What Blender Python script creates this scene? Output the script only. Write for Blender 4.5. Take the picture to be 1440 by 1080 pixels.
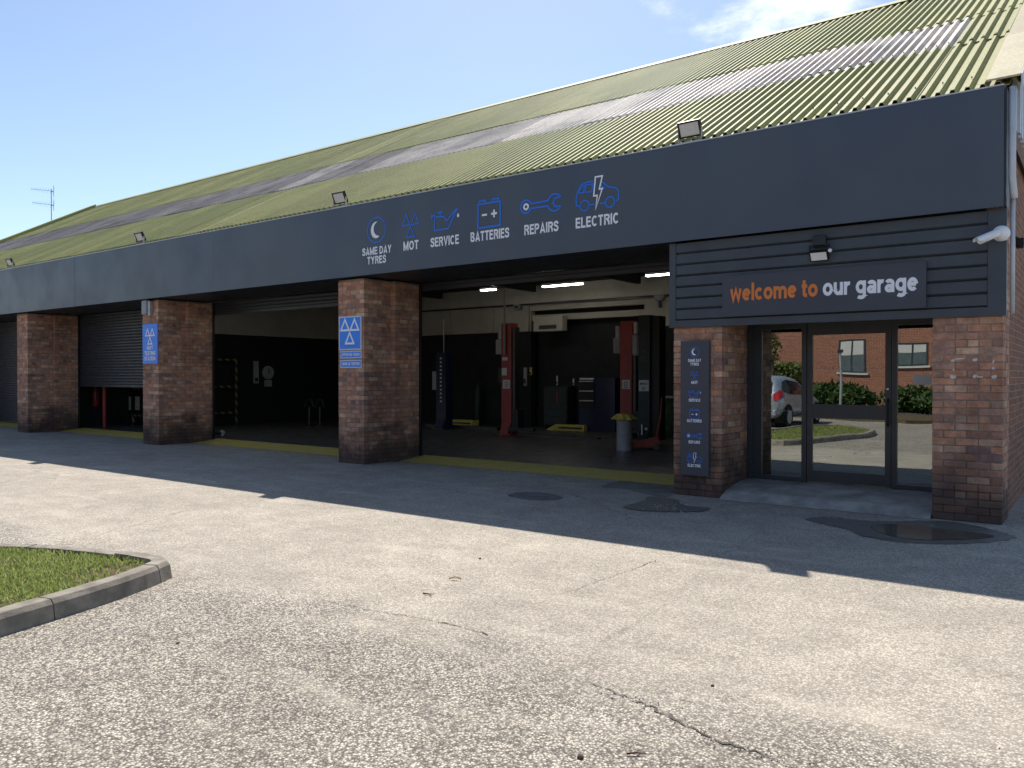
import bpy, bmesh, math, random
import numpy as np
from mathutils import Vector, Matrix

random.seed(7)
for o in list(bpy.data.objects):
    bpy.data.objects.remove(o)
scene = bpy.context.scene
col = scene.collection

# ------------------------------------------------------------------ camera
F_PX, YAW, PITCH = 1128.0, 0.6378, -0.0098
CAM = np.array([1.455, -9.303, 1.482])
cam_d = bpy.data.cameras.new('camera')
cam = bpy.data.objects.new('camera', cam_d)
col.objects.link(cam)
cam.location = CAM
cam.rotation_euler = (math.pi / 2 + PITCH, 0, YAW)
cam_d.sensor_fit = 'HORIZONTAL'
cam_d.sensor_width = 36.0
cam_d.lens = 36.0 * F_PX / 1440.0
cam_d.clip_start = 0.05
cam_d.clip_end = 3000
scene.camera = cam

# ------------------------------------------------------------------ sky, sun, exposure
SUN = Vector((-2.13, 2.98, 4.43)).normalized()
SUN_EL = math.asin(SUN.z)
SUN_AZ = math.atan2(SUN.x, SUN.y)
world = bpy.data.worlds.new('World')
scene.world = world
world.use_nodes = True
wn, wl = world.node_tree.nodes, world.node_tree.links
wn.clear()
w_out = wn.new('ShaderNodeOutputWorld')
w_bg = wn.new('ShaderNodeBackground')
w_sky = wn.new('ShaderNodeTexSky')
w_sky.sky_type = 'NISHITA'
w_sky.sun_disc = False
w_sky.sun_elevation = SUN_EL
w_sky.sun_rotation = SUN_AZ
w_sky.altitude = 50
w_sky.air_density = 0.9
w_sky.dust_density = 0.45
w_sky.ozone_density = 1.0
w_bg.inputs['Strength'].default_value = 0.098
wl.new(w_bg.outputs[0], w_out.inputs[0])

# thin fair-weather clouds, scattered over the whole dome by one noise field
tc = wn.new('ShaderNodeTexCoord')
sep = wn.new('ShaderNodeSeparateXYZ'); wl.new(tc.outputs['Generated'], sep.inputs[0])
zz = wn.new('ShaderNodeMath'); zz.operation = 'MAXIMUM'; zz.inputs[1].default_value = 0.02
wl.new(sep.outputs['Z'], zz.inputs[0])
za = wn.new('ShaderNodeMath'); za.inputs[1].default_value = 0.12; wl.new(zz.outputs[0], za.inputs[0])
dx = wn.new('ShaderNodeMath'); dx.operation = 'DIVIDE'; wl.new(sep.outputs['X'], dx.inputs[0]); wl.new(za.outputs[0], dx.inputs[1])
dy = wn.new('ShaderNodeMath'); dy.operation = 'DIVIDE'; wl.new(sep.outputs['Y'], dy.inputs[0]); wl.new(za.outputs[0], dy.inputs[1])
cmb = wn.new('ShaderNodeCombineXYZ'); wl.new(dx.outputs[0], cmb.inputs[0]); wl.new(dy.outputs[0], cmb.inputs[1])
cn = wn.new('ShaderNodeTexNoise'); cn.inputs['Scale'].default_value = 1.7; cn.inputs['Detail'].default_value = 9
cn.inputs['Roughness'].default_value = 0.6
wl.new(cmb.outputs[0], cn.inputs['Vector'])
# one larger cloud bank in the noise field
cdist = wn.new('ShaderNodeVectorMath'); cdist.operation = 'DISTANCE'
wl.new(cmb.outputs[0], cdist.inputs[0])
CLOUD_NODE = cdist
cmr = wn.new('ShaderNodeMapRange'); cmr.inputs['From Min'].default_value = 0.05; cmr.inputs['From Max'].default_value = 0.42
cmr.inputs['To Min'].default_value = 0.27; cmr.inputs['To Max'].default_value = 0.0
wl.new(cdist.outputs['Value'], cmr.inputs['Value'])
cadd = wn.new('ShaderNodeMath'); wl.new(cn.outputs['Fac'], cadd.inputs[0]); wl.new(cmr.outputs[0], cadd.inputs[1])
cr = wn.new('ShaderNodeMapRange'); cr.inputs['From Min'].default_value = 0.66; cr.inputs['From Max'].default_value = 0.84
cr.interpolation_type = 'SMOOTHSTEP'; cr.inputs['To Max'].default_value = 0.92
wl.new(cadd.outputs[0], cr.inputs['Value'])
cmx = wn.new('ShaderNodeMixRGB'); cmx.inputs['Color2'].default_value = (9.2, 9.3, 9.5, 1)
wl.new(cr.outputs[0], cmx.inputs['Fac']); wl.new(w_sky.outputs[0], cmx.inputs['Color1'])
wl.new(cmx.outputs[0], w_bg.inputs['Color'])

sun_d = bpy.data.lights.new('sun', 'SUN')
sun_d.energy = 4.3
sun_d.angle = math.radians(0.53)
sun_d.color = (1.0, 0.955, 0.88)
sun_o = bpy.data.objects.new('sun', sun_d)
col.objects.link(sun_o)
sun_o.rotation_euler = SUN.to_track_quat('Z', 'Y').to_euler()
sun_o.location = (-20, 30, 40)

vs = scene.view_settings
vs.view_transform = 'Standard'
vs.look = 'None'
vs.gamma = 1.0
vs.exposure = 0.70
scene.render.engine = 'CYCLES'
scene.cycles.max_bounces = 8
scene.cycles.transparent_max_bounces = 12

# ------------------------------------------------------------------ pixel -> place helpers (1440x1080 photo pixels)
_fw = np.array([-math.sin(YAW) * math.cos(PITCH), math.cos(YAW) * math.cos(PITCH), math.sin(PITCH)])
_rt = np.array([math.cos(YAW), math.sin(YAW), 0.0])
_up = np.cross(_rt, _fw)
def ray(x, y): return _fw + _rt * (x - 720) / F_PX + _up * (540 - y) / F_PX
def on_z(x, y, z=0.0): d = ray(x, y); return CAM + d * ((z - CAM[2]) / d[2])
def on_y(x, y, c=0.0): d = ray(x, y); return CAM + d * ((c - CAM[1]) / d[1])
def on_x(x, y, c=0.0): d = ray(x, y); return CAM + d * ((c - CAM[0]) / d[0])
_c = ray(1150, 14); _c = _c / np.linalg.norm(_c)
CLOUD_NODE.inputs[1].default_value = (_c[0] / (_c[2] + .12), _c[1] / (_c[2] + .12), 0)

# ------------------------------------------------------------------ materials
def lin(r, g, b):
    f = lambda c: (c / 255 / 12.92) if c / 255 <= .04045 else ((c / 255 + .055) / 1.055) ** 2.4
    return (f(r), f(g), f(b))

class NT:
    def __init__(self, name):
        self.m = bpy.data.materials.new(name); self.m.use_nodes = True
        self.n = self.m.node_tree.nodes; self.l = self.m.node_tree.links
        self.b = self.n['Principled BSDF']
    def new(self, t, **kw):
        n = self.n.new(t)
        for k, v in kw.items(): setattr(n, k, v)
        return n
    def link(self, a, b): self.l.new(a, b)
    def coord(self, kind='Object', scale=None):
        t = self.new('ShaderNodeTexCoord')
        if scale is None: return t.outputs[kind]
        mp = self.new('ShaderNodeMapping'); mp.inputs['Scale'].default_value = scale
        self.link(t.outputs[kind], mp.inputs['Vector']); return mp.outputs[0]
    def noise(self, scale, detail=4, rough=.55, vec=None):
        n = self.new('ShaderNodeTexNoise'); n.inputs['Scale'].default_value = scale
        n.inputs['Detail'].default_value = detail; n.inputs['Roughness'].default_value = rough
        if vec is not None: self.link(vec, n.inputs['Vector'])
        return n.outputs['Fac']
    def ramp(self, fac, stops):
        r = self.new('ShaderNodeValToRGB'); e = r.color_ramp.elements
        while len(e) < len(stops): e.new(.5)
        for i, (p, c) in enumerate(stops):
            e[i].position = p; e[i].color = (c, c, c, 1) if not hasattr(c, '__len__') else (*c, 1)
        self.link(fac, r.inputs[0]); return r.outputs[0]
    def rng(self, v, a, b, c=0., d=1.):
        m = self.new('ShaderNodeMapRange'); m.interpolation_type = 'SMOOTHSTEP'
        for k, x in zip(('From Min', 'From Max', 'To Min', 'To Max'), (a, b, c, d)): m.inputs[k].default_value = x
        self.link(v, m.inputs['Value']); return m.outputs[0]
    def math(self, op, a, b):
        m = self.new('ShaderNodeMath', operation=op)
        for i, x in enumerate((a, b)):
            if hasattr(x, 'is_output'): self.link(x, m.inputs[i])
            else: m.inputs[i].default_value = x
        return m.outputs[0]
    def mix(self, fac, a, b, mode='MIX'):
        m = self.new('ShaderNodeMixRGB', blend_type=mode)
        for i, x in enumerate((fac, a, b)):
            if hasattr(x, 'is_output'): self.link(x, m.inputs[i])
            elif i == 0: m.inputs[0].default_value = x
            else: m.inputs[i].default_value = (*x, 1) if hasattr(x, '__len__') else (x, x, x, 1)
        return m.outputs[0]
    def bump(self, h, strength=.3, dist=.01):
        b = self.new('ShaderNodeBump'); b.inputs['Strength'].default_value = strength; b.inputs['Distance'].default_value = dist
        self.link(h, b.inputs['Height']); self.link(b.outputs[0], self.b.inputs['Normal'])
    def base(self, c):
        if hasattr(c, 'is_output'): self.link(c, self.b.inputs['Base Color'])
        else: self.b.inputs['Base Color'].default_value = (*c, 1)
    def rough(self, v):
        if hasattr(v, 'is_output'): self.link(v, self.b.inputs['Roughness'])
        else: self.b.inputs['Roughness'].default_value = v
    def spec(self, v): self.b.inputs['Specular IOR Level'].default_value = v
    def metal(self, v): self.b.inputs['Metallic'].default_value = v

M = {}
def plain(name, c, rough=.6, metal=0., var=.12, nscale=6., spec=.4, bump=0.):
    t = NT(name)
    n = t.noise(nscale, 5, .6, t.coord())
    t.base(t.mix(1.0, c, t.rng(n, .25, .75, 1 - var, 1 + var), 'MULTIPLY'))
    t.rough(t.rng(t.noise(nscale * 2.3, 4, .6, t.coord()), .3, .7, rough - .07, min(1, rough + .07)))
    t.metal(metal); t.spec(spec)
    if bump: t.bump(t.noise(nscale * 12, 3, .6, t.coord()), bump, .004)
    M[name] = t.m; return t.m
def emis(name, c, s):
    t = NT(name); t.base((.8, .8, .8)); t.b.inputs['Emission Color'].default_value = (*c, 1)
    t.b.inputs['Emission Strength'].default_value = s; M[name] = t.m

def make_asphalt():
    t = NT('asphalt'); co = t.coord()
    sep = t.new('ShaderNodeSeparateXYZ'); t.link(co, sep.inputs[0])
    # old coarse surface in the foreground, bounded by the cracked seam
    warp = t.noise(1.1, 4, .6, co)
    edge = t.math('ADD', sep.outputs['Y'], t.math('MULTIPLY', t.math('SUBTRACT', warp, .5), 1.3))
    old = t.rng(edge, -6.35, -5.45, 1, 0)
    v = t.new('ShaderNodeTexVoronoi'); v.inputs['Scale'].default_value = 82; t.link(co, v.inputs['Vector'])
    vd = t.rng(v.outputs['Distance'], .05, .62, 1, 0)
    n1 = t.noise(170, 3, .7, co)
    vsep = t.new('ShaderNodeSeparateColor'); t.link(v.outputs['Color'], vsep.inputs[0])
    grain = t.math('ADD', t.math('MULTIPLY', vd, .55), t.math('MULTIPLY', vsep.outputs[0], .45))
    coarse = t.ramp(grain, [(.14, (.062, .057, .05)), (.40, (.235, .22, .196)), (.66, (.44, .415, .37)), (.86, (.60, .565, .505))])
    fine = t.ramp(n1, [(.28, (.235, .22, .192)), (.5, (.375, .35, .305)), (.72, (.53, .495, .43))])
    spk = t.mix(t.math('ADD', t.math('MULTIPLY', old, .40), .55), fine, coarse)
    big = t.noise(.42, 6, .6, co)
    mid = t.noise(2.6, 6, .65, co)
    stre = t.noise(1.5, 5, .6, t.coord('Object', (.35, 1.6, 1)))
    c = t.mix(1, spk, t.rng(big, .3, .7, .88, 1.08), 'MULTIPLY')
    c = t.mix(1, c, t.rng(mid, .28, .72, .86, 1.12), 'MULTIPLY')
    # pale dusty scuffs
    dust = t.math('MULTIPLY', t.rng(stre, .52, .72), .26)
    c = t.mix(dust, c, (.50, .47, .41))
    # oil spots, worn dark
    sp = t.rng(t.noise(5.5, 3, .5, co), .70, .76)
    c = t.mix(t.math('MULTIPLY', sp, .35), c, (.06, .06, .058))
    # faint hairline crazing
    vc = t.new('ShaderNodeTexVoronoi', feature='DISTANCE_TO_EDGE'); vc.inputs['Scale'].default_value = .33
    wv = t.mix(.22, co, t.new('ShaderNodeTexNoise').outputs['Color'])
    nn = t.new('ShaderNodeTexNoise'); nn.inputs['Scale'].default_value = 2.5; nn.inputs['Detail'].default_value = 6; t.link(co, nn.inputs['Vector'])
    wv = t.mix(.3, co, nn.outputs['Color']); t.link(wv, vc.inputs['Vector'])
    hl = t.math('MULTIPLY', t.rng(vc.outputs['Distance'], 0, .006, 1, 0), t.rng(mid, .45, .6))
    c = t.mix(t.math('MULTIPLY', hl, .5), c, (.07, .065, .058))
    c = t.mix(1, c, (1.23, 1.15, 1.06), 'MULTIPLY')
    t.base(c); t.rough(.86); t.spec(.35)
    h = t.math('ADD', t.math('MULTIPLY', grain, t.math('ADD', t.math('MULTIPLY', old, .8), .35)), t.math('MULTIPLY', n1, .25))
    t.bump(h, .55, .006)
    M['asphalt'] = t.m
make_asphalt()

def make_brick(name, per_island):
    t = NT(name); co = t.new('ShaderNodeNewGeometry')
    rnd = co.outputs['Random Per Island'] if per_island else t.new('ShaderNodeObjectInfo').outputs['Random']
    pos = co.outputs['Position']
    base = t.ramp(rnd, [(0, lin(142, 106, 90)), (.18, lin(166, 124, 102)), (.38, lin(184, 134, 106)), (.55, lin(154, 120, 106)),
                        (.72, lin(196, 158, 130)), (.88, lin(128, 102, 96)), (1, lin(178, 130, 106))])
    n = t.noise(9, 5, .65, pos)
    c = t.mix(1, base, t.rng(n, .25, .75, .82, 1.55), 'MULTIPLY')
    n2 = t.noise(60, 4, .6, pos)
    c = t.mix(1, c, t.rng(n2, .3, .7, .86, 1.12), 'MULTIPLY')
    soot = t.rng(t.noise(.9, 4, .6, pos), .45, .70, 0, .42)
    c = t.mix(soot, c, lin(70, 58, 54))
    # old limewash and efflorescence smears
    pale = t.math('MULTIPLY', t.rng(t.noise(3.1, 6, .7, pos), .60, .72), t.rng(n2, .45, .6))
    c = t.mix(t.math('MULTIPLY', pale, .55), c, lin(168, 156, 146))
    # splashed tar and road grime round the foot
    sep = t.new('ShaderNodeSeparateXYZ'); t.link(pos, sep.inputs[0])
    lim = t.math('ADD', sep.outputs['Z'], t.math('MULTIPLY', t.math('SUBTRACT', t.noise(2.2, 5, .6, pos), .5), -1.5))
    c = t.mix(t.rng(lim, .10, .85, .82, 0), c, lin(56, 51, 50))
    t.base(c); t.rough(.88); t.spec(.25)
    t.bump(n2, .5, .004)
    M[name] = t.m
make_brick('brick_single', False); make_brick('brick_joined', True)

def make_brick_wall(name, c1, c2, mortar, course=.0772, length=.21):
    t = NT(name)
    tcn = t.new('ShaderNodeTexCoord'); sep = t.new('ShaderNodeSeparateXYZ'); t.link(tcn.outputs['Object'], sep.inputs[0])
    cm = t.new('ShaderNodeCombineXYZ')
    t.link(t.math('ADD', sep.outputs['X'], sep.outputs['Y']), cm.inputs[0]); t.link(sep.outputs['Z'], cm.inputs[1])
    b = t.new('ShaderNodeTexBrick'); t.link(cm.outputs[0], b.inputs['Vector'])
    b.inputs['Scale'].default_value = 1; b.inputs['Brick Width'].default_value = length; b.inputs['Row Height'].default_value = course
    b.inputs['Mortar Size'].default_value = .006; b.inputs['Color1'].default_value = (*c1, 1); b.inputs['Color2'].default_value = (*c2, 1)
    b.inputs['Mortar'].default_value = (*mortar, 1); b.inputs['Mortar Smooth'].default_value = .2
    n = t.noise(14, 5, .65, tcn.outputs['Object'])
    t.base(t.mix(1, b.outputs['Color'], t.rng(n, .25, .75, .7, 1.25), 'MULTIPLY')); t.rough(.9); t.spec(.2)
    t.bump(t.math('SUBTRACT', 1., b.outputs['Fac']), .6, .006)
    M[name] = t.m
make_brick_wall('gable_brick', lin(150, 104, 82), lin(122, 84, 70), lin(150, 138, 124))
make_brick_wall('house_brick', lin(150, 100, 80), lin(132, 86, 68), lin(158, 140, 124), .075, .225)

def make_roof(name, c, dark, dirt_amt, green):
    t = NT(name); g = t.new('ShaderNodeNewGeometry'); pos = g.outputs['Position']
    rnd = t.new('ShaderNodeObjectInfo').outputs['Random']
    base = t.mix(1, c, t.rng(rnd, 0, 1, .90, 1.10), 'MULTIPLY')
    n = t.noise(1.3, 6, .65, pos)
    base = t.mix(t.math('MULTIPLY', t.rng(n, .45, .7), dirt_amt), base, dark)
    n2 = t.noise(.35, 5, .6, pos)
    base = t.mix(t.math('MULTIPLY', t.rng(n2, .45, .62), .55), base, green)
    n3 = t.noise(26, 4, .6, pos)
    base = t.mix(1, base, t.rng(n3, .3, .7, .86, 1.12), 'MULTIPLY')
    t.base(base); t.rough(.7); t.spec(.35); t.bump(n3, .2, .004)
    M[name] = t.m
make_roof('roof_green', (.39, .37, .15), (.25, .25, .095), .5, (.265, .285, .105))
make_roof('roof_light', (.80, .72, .63), (.25, .21, .18), .55, (.40, .35, .31))
make_roof('roof_light_dark', (.34, .30, .275), (.13, .11, .10), .8, (.20, .18, .165))
make_roof('roof_light_mid', (.56, .50, .445), (.18, .15, .135), .7, (.28, .25, .225))
make_roof('roof_cream', (.50, .43, .27), (.38, .30, .17), .6, (.44, .39, .22))

def make_fascia():
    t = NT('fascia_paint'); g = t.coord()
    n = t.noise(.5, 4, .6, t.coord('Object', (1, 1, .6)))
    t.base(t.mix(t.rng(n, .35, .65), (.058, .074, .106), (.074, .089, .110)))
    t.rough(t.rng(t.noise(1.2, 4, .6, g), .3, .7, .33, .46)); t.spec(.55)
    # slight oil-canning of the sheet
    t.bump(t.noise(.9, 2, .4, g), .12, .02)
    M['fascia_paint'] = t.m
make_fascia()
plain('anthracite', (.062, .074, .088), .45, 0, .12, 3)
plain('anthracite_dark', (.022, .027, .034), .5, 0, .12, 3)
plain('frame_paint', (.034, .041, .048), .35, 0, .1, 4, .5)
plain('shutter_paint', (.026, .031, .041), .42, 0, .15, 4, .5)
plain('sign_dark', (.055, .062, .080), .4, 0, .06, 2, .5)
plain('print_white', (.88, .89, .94), .5, 0, .03)
plain('print_blue', (.030, .19, .74), .45, 0, .05)
plain('print_orange', (.74, .22, .05), .5, 0, .03)
plain('sign_blue', (.006, .23, .92), .35, 0, .05, 3, .5)
plain('sign_blue_faint', (.03, .22, .68), .35, 0, .05, 3, .5)
plain('sign_edge', (.55, .60, .70), .4, 0, .05, 3)
def make_mortar():
    t = NT('mortar'); pos = t.new('ShaderNodeNewGeometry').outputs['Position']
    c = t.mix(t.rng(t.noise(5, 5, .65, pos), .3, .7), lin(128, 112, 102), lin(168, 150, 136))
    soot = t.rng(t.noise(.9, 4, .6, pos), .42, .66, 0, .6)
    c = t.mix(soot, c, lin(78, 66, 60))
    sep = t.new('ShaderNodeSeparateXYZ'); t.link(pos, sep.inputs[0])
    lim = t.math('ADD', sep.outputs['Z'], t.math('MULTIPLY', t.math('SUBTRACT', t.noise(2.2, 5, .6, pos), .5), -1.5))
    c = t.mix(t.rng(lim, .10, .95, .92, 0), c, lin(60, 55, 53))
    t.base(c); t.rough(.95); t.spec(.1); t.bump(t.noise(120, 3, .6, pos), .5, .004); M['mortar'] = t.m
make_mortar()
plain('concrete', (.27, .255, .235), .9, 0, .25, 4, .2, .5)
plain('apron_concrete', (.33, .305, .275), .85, 0, .35, 3, .25, .4)
plain('kerb_concrete', (.25, .22, .18), .92, 0, .32, 7, .2, .7)
plain('dark_patch', (.15, .142, .128), .8, 0, .35, 6, .3, .9)
plain('patch_grey', (.185, .175, .145), .9, 0, .2, 4, .3, .6)
plain('crack_dirt', (.12, .105, .085), .95, 0, .3, 20, .1, .8)
plain('soil', (.10, .075, .045), .95, 0, .35, 9, .1, 1.)
plain('workshop_floor', (.075, .073, .070), .38, 0, .35, 1.6, .5)
plain('wall_cream', (.42, .40, .34), .8, 0, .12, 2)
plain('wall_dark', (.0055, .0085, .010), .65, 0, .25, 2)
plain('ceiling_dark', (.030, .032, .034), .8, 0, .2, 2)
plain('red_paint', (.26, .028, .026), .4, 0, .15, 5)
plain('red_worn', (.30, .045, .03), .5, 0, .25, 9)
plain('blue_paint', (.006, .013, .046), .4, 0, .15, 5)
plain('green_paint', (.010, .024, .022), .4, 0, .15, 5)
plain('black_plastic', (.012, .012, .013), .5, 0, .1, 8)
plain('dark_metal', (.05, .052, .055), .4, .6, .15, 8)
plain('steel', (.62, .64, .67), .34, .45, .1, 9)
plain('galv', (.42, .43, .44), .5, .6, .12, 9)
plain('aluminium', (.56, .58, .60), .42, .3, .1, 7)
plain('pvc_grey', (.55, .57, .60), .4, 0, .1, 5)
plain('white_plastic', (.84, .85, .87), .4, 0, .05, 6)
plain('grey_plastic', (.30, .31, .32), .5, 0, .1, 6)
plain('lamp_glass', (.62, .60, .58), .18, 0, .06, 20, .6)
plain('paper', (.55, .56, .55), .8, 0, .05, 8)
plain('yellow_cover', (.55, .46, .09), .5, 0, .2, 5)
plain('green_cloth', (.05, .085, .05), .9, 0, .3, 7)
plain('brown_wood', (.09, .042, .025), .6, 0, .2, 7)
plain('sealant', (.62, .60, .56), .6, 0, .15, 30)
plain('leaf_dead', (.20, .12, .05), .8, 0, .3, 30)
plain('twig', (.10, .05, .025), .8, 0, .3, 30)
plain('rubber', (.015, .015, .016), .8, 0, .1, 9)
plain('car_silver', (.42, .46, .50), .28, .5, .03, 4, .6)
plain('car_glass', (.012, .018, .022), .06, 0, .02, 4, .7)
plain('tail_red', (.42, .015, .018), .15, 0, .05, 9, .7)
plain('bark', (.10, .075, .05), .9, 0, .3, 12, .1, .8)
plain('house_trim', (.50, .49, .46), .6, 0, .06, 4)
plain('house_glass', (.10, .125, .13), .08, 0, .15, 1.5, .7)
plain('slate', (.07, .07, .078), .7, 0, .2, 5)
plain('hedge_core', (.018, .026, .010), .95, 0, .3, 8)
emis('tube_light', (1.0, .97, .88), 12.0)

def make_yellow():
    t = NT('yellow_line'); co = t.coord()
    w = t.rng(t.noise(3.5, 7, .7, co), .50, .70)
    c = t.mix(t.math('MULTIPLY', w, .55), (.52, .41, .10), (.32, .29, .21))
    c = t.mix(1, c, t.rng(t.noise(40, 4, .6, co), .3, .7, .82, 1.12), 'MULTIPLY')
    t.base(c); t.rough(.75); t.spec(.3); M['yellow_line'] = t.m
make_yellow()

def make_hazard():
    t = NT('hazard_tape'); tcn = t.new('ShaderNodeTexCoord'); sep = t.new('ShaderNodeSeparateXYZ'); t.link(tcn.outputs['Object'], sep.inputs[0])
    s = t.math('ADD', t.math('ADD', sep.outputs['X'], sep.outputs['Y']), sep.outputs['Z'])
    f = t.math('FRACT', t.math('MULTIPLY', s, 4.2), 0.)
    t.base(t.mix(t.math('GREATER_THAN', f, .5), (.012, .012, .012), (.19, .165, .09))); t.rough(.5); M['hazard_tape'] = t.m
make_hazard()

def make_glass():
    m = bpy.data.materials.new('door_glass'); m.use_nodes = True; n, l = m.node_tree.nodes, m.node_tree.links; n.clear()
    o = n.new('ShaderNodeOutputMaterial'); mx = n.new('ShaderNodeMixShader'); gl = n.new('ShaderNodeBsdfGlossy'); tr = n.new('ShaderNodeBsdfTransparent')
    gl.inputs['Roughness'].default_value = .004; gl.inputs['Color'].default_value = (.90, .95, .93, 1); tr.inputs['Color'].default_value = (.22, .25, .25, 1)
    fr = n.new('ShaderNodeFresnel'); fr.inputs['IOR'].default_value = 1.5
    ad = n.new('ShaderNodeMath'); ad.inputs[1].default_value = .34; l.new(fr.outputs[0], ad.inputs[0])
    tcn = n.new('ShaderNodeTexCoord'); nz = n.new('ShaderNodeTexNoise'); nz.inputs['Scale'].default_value = 1.6; nz.inputs['Detail'].default_value = 1
    l.new(tcn.outputs['Object'], nz.inputs['Vector'])
    bp = n.new('ShaderNodeBump'); bp.inputs['Strength'].default_value = .035; bp.inputs['Distance'].default_value = .02; l.new(nz.outputs['Fac'], bp.inputs['Height'])
    l.new(bp.outputs[0], gl.inputs['Normal'])
    l.new(ad.outputs[0], mx.inputs[0]); l.new(tr.outputs[0], mx.inputs[1]); l.new(gl.outputs[0], mx.inputs[2]); l.new(mx.outputs[0], o.inputs[0])
    M['door_glass'] = m
make_glass()

def make_leaf(name, a, b, trans=.25):
    t = NT(name); g = t.new('ShaderNodeNewGeometry')
    c = t.mix(g.outputs['Random Per Island'], a, b)
    t.base(c); t.rough(.55); t.spec(.35)
    tl = t.new('ShaderNodeBsdfTranslucent'); t.link(c, tl.inputs[0])
    mx = t.new('ShaderNodeMixShader'); mx.inputs[0].default_value = trans
    t.link(t.b.outputs[0], mx.inputs[1]); t.link(tl.outputs[0], mx.inputs[2]); t.link(mx.outputs[0], t.n['Material Output'].inputs[0])
    M[name] = t.m
make_leaf('grass', (.19, .26, .05), (.44, .47, .17), .4)
make_leaf('hedge_leaf', (.075, .11, .025), (.20, .22, .07))
make_leaf('laurel_leaf', (.025, .055, .012), (.075, .125, .03))

t = NT('puddle_water'); t.base((.11, .096, .075)); t.rough(.08); t.spec(.5)
t.bump(t.noise(6, 2, .4, t.coord()), .02, .01); M['puddle_water'] = t.m
t = NT('wet_tarmac'); t.base(t.mix(t.noise(9, 5, .6, t.coord()), (.075, .068, .055), (.20, .18, .15))); t.rough(.55); t.spec(.45)
t.bump(t.noise(60, 3, .6, t.coord()), .5, .005); M['wet_tarmac'] = t.m

# ------------------------------------------------------------------ mesh helpers
def tag(o, label=None, cat=None, group=None, kind=None):
    for k, v in (('label', label), ('category', cat), ('group', group), ('kind', kind)):
        if v: o[k] = v
    return o
def link(name, mesh, mat, parent=None, loc=None, rot=None):
    o = bpy.data.objects.new(name, mesh)
    if mat is not None and len(mesh.materials) == 0: mesh.materials.append(M[mat] if isinstance(mat, str) else mat)
    col.objects.link(o)
    if parent: o.parent = parent
    if loc is not None: o.location = loc
    if rot is not None: o.rotation_euler = rot
    return o
def empty(name, loc=(0, 0, 0), rz=0.):
    o = bpy.data.objects.new(name, None); col.objects.link(o); o.location = loc; o.rotation_euler = (0, 0, rz)
    o.empty_display_size = .2; return o
class MB:
    def __init__(s): s.v = []; s.f = []
    def add(s, vs, fs):
        k = len(s.v); s.v += [tuple(map(float, p)) for p in vs]; s.f += [tuple(i + k for i in f) for f in fs]; return s
    def box(s, x0, x1, y0, y1, z0, z1):
        return s.add([(x0, y0, z0), (x1, y0, z0), (x1, y1, z0), (x0, y1, z0), (x0, y0, z1), (x1, y0, z1), (x1, y1, z1), (x0, y1, z1)],
                     [(0, 3, 2, 1), (4, 5, 6, 7), (0, 1, 5, 4), (1, 2, 6, 5), (2, 3, 7, 6), (3, 0, 4, 7)])
    def tube(s, pts, r, n=8, cap=True):
        pts = [Vector(p) for p in pts]; rs = r if hasattr(r, '__len__') else [r] * len(pts); k = len(s.v)
        prev = None
        for i, p in enumerate(pts):
            d = (pts[min(i + 1, len(pts) - 1)] - pts[max(i - 1, 0)]).normalized()
            a = Vector((0, 0, 1)) if abs(d.z) < .9 else Vector((1, 0, 0))
            u = d.cross(a).normalized() if prev is None else (prev - d * prev.dot(d)).normalized()
            prev = u; w = d.cross(u)
            for j in range(n):
                t = 2 * math.pi * j / n; q = p + (u * math.cos(t) + w * math.sin(t)) * rs[i]; s.v.append(tuple(q))
        for i in range(len(pts) - 1):
            for j in range(n):
                a, b = k + i * n + j, k + i * n + (j + 1) % n; s.f.append((a, b, b + n, a + n))
        if cap: s.f.append(tuple(k + j for j in reversed(range(n)))); s.f.append(tuple(k + (len(pts) - 1) * n + j for j in range(n)))
        return s
    def prism(s, poly, z0, z1):   # poly in xy, ccw
        n = len(poly); k = len(s.v)
        s.v += [(float(x), float(y), float(z0)) for x, y in poly] + [(float(x), float(y), float(z1)) for x, y in poly]
        s.f.append(tuple(k + i for i in reversed(range(n)))); s.f.append(tuple(k + n + i for i in range(n)))
        for i in range(n): j = (i + 1) % n; s.f.append((k + i, k + j, k + n + j, k + n + i))
        return s
    def xform(s, mat):
        s.v = [tuple(mat @ Vector(p)) for p in s.v]; return s
    def mesh(s, name='mesh'):
        m = bpy.data.meshes.new(name); m.from_pydata(s.v, [], s.f); m.update(); return m
    def build(s, name, mat, parent=None, loc=None, rot=None, smooth=False, bevel=0.):
        m = s.mesh(name)
        if bevel:
            bm = bmesh.new(); bm.from_mesh(m)
            bmesh.ops.bevel(bm, geom=[e for e in bm.edges], offset=bevel, segments=1, affect='EDGES', clamp_overlap=True)
            bm.to_mesh(m); bm.free()
        if smooth:
            for p in m.polygons: p.use_smooth = True
        return link(name, m, mat, parent, loc, rot)

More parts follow.
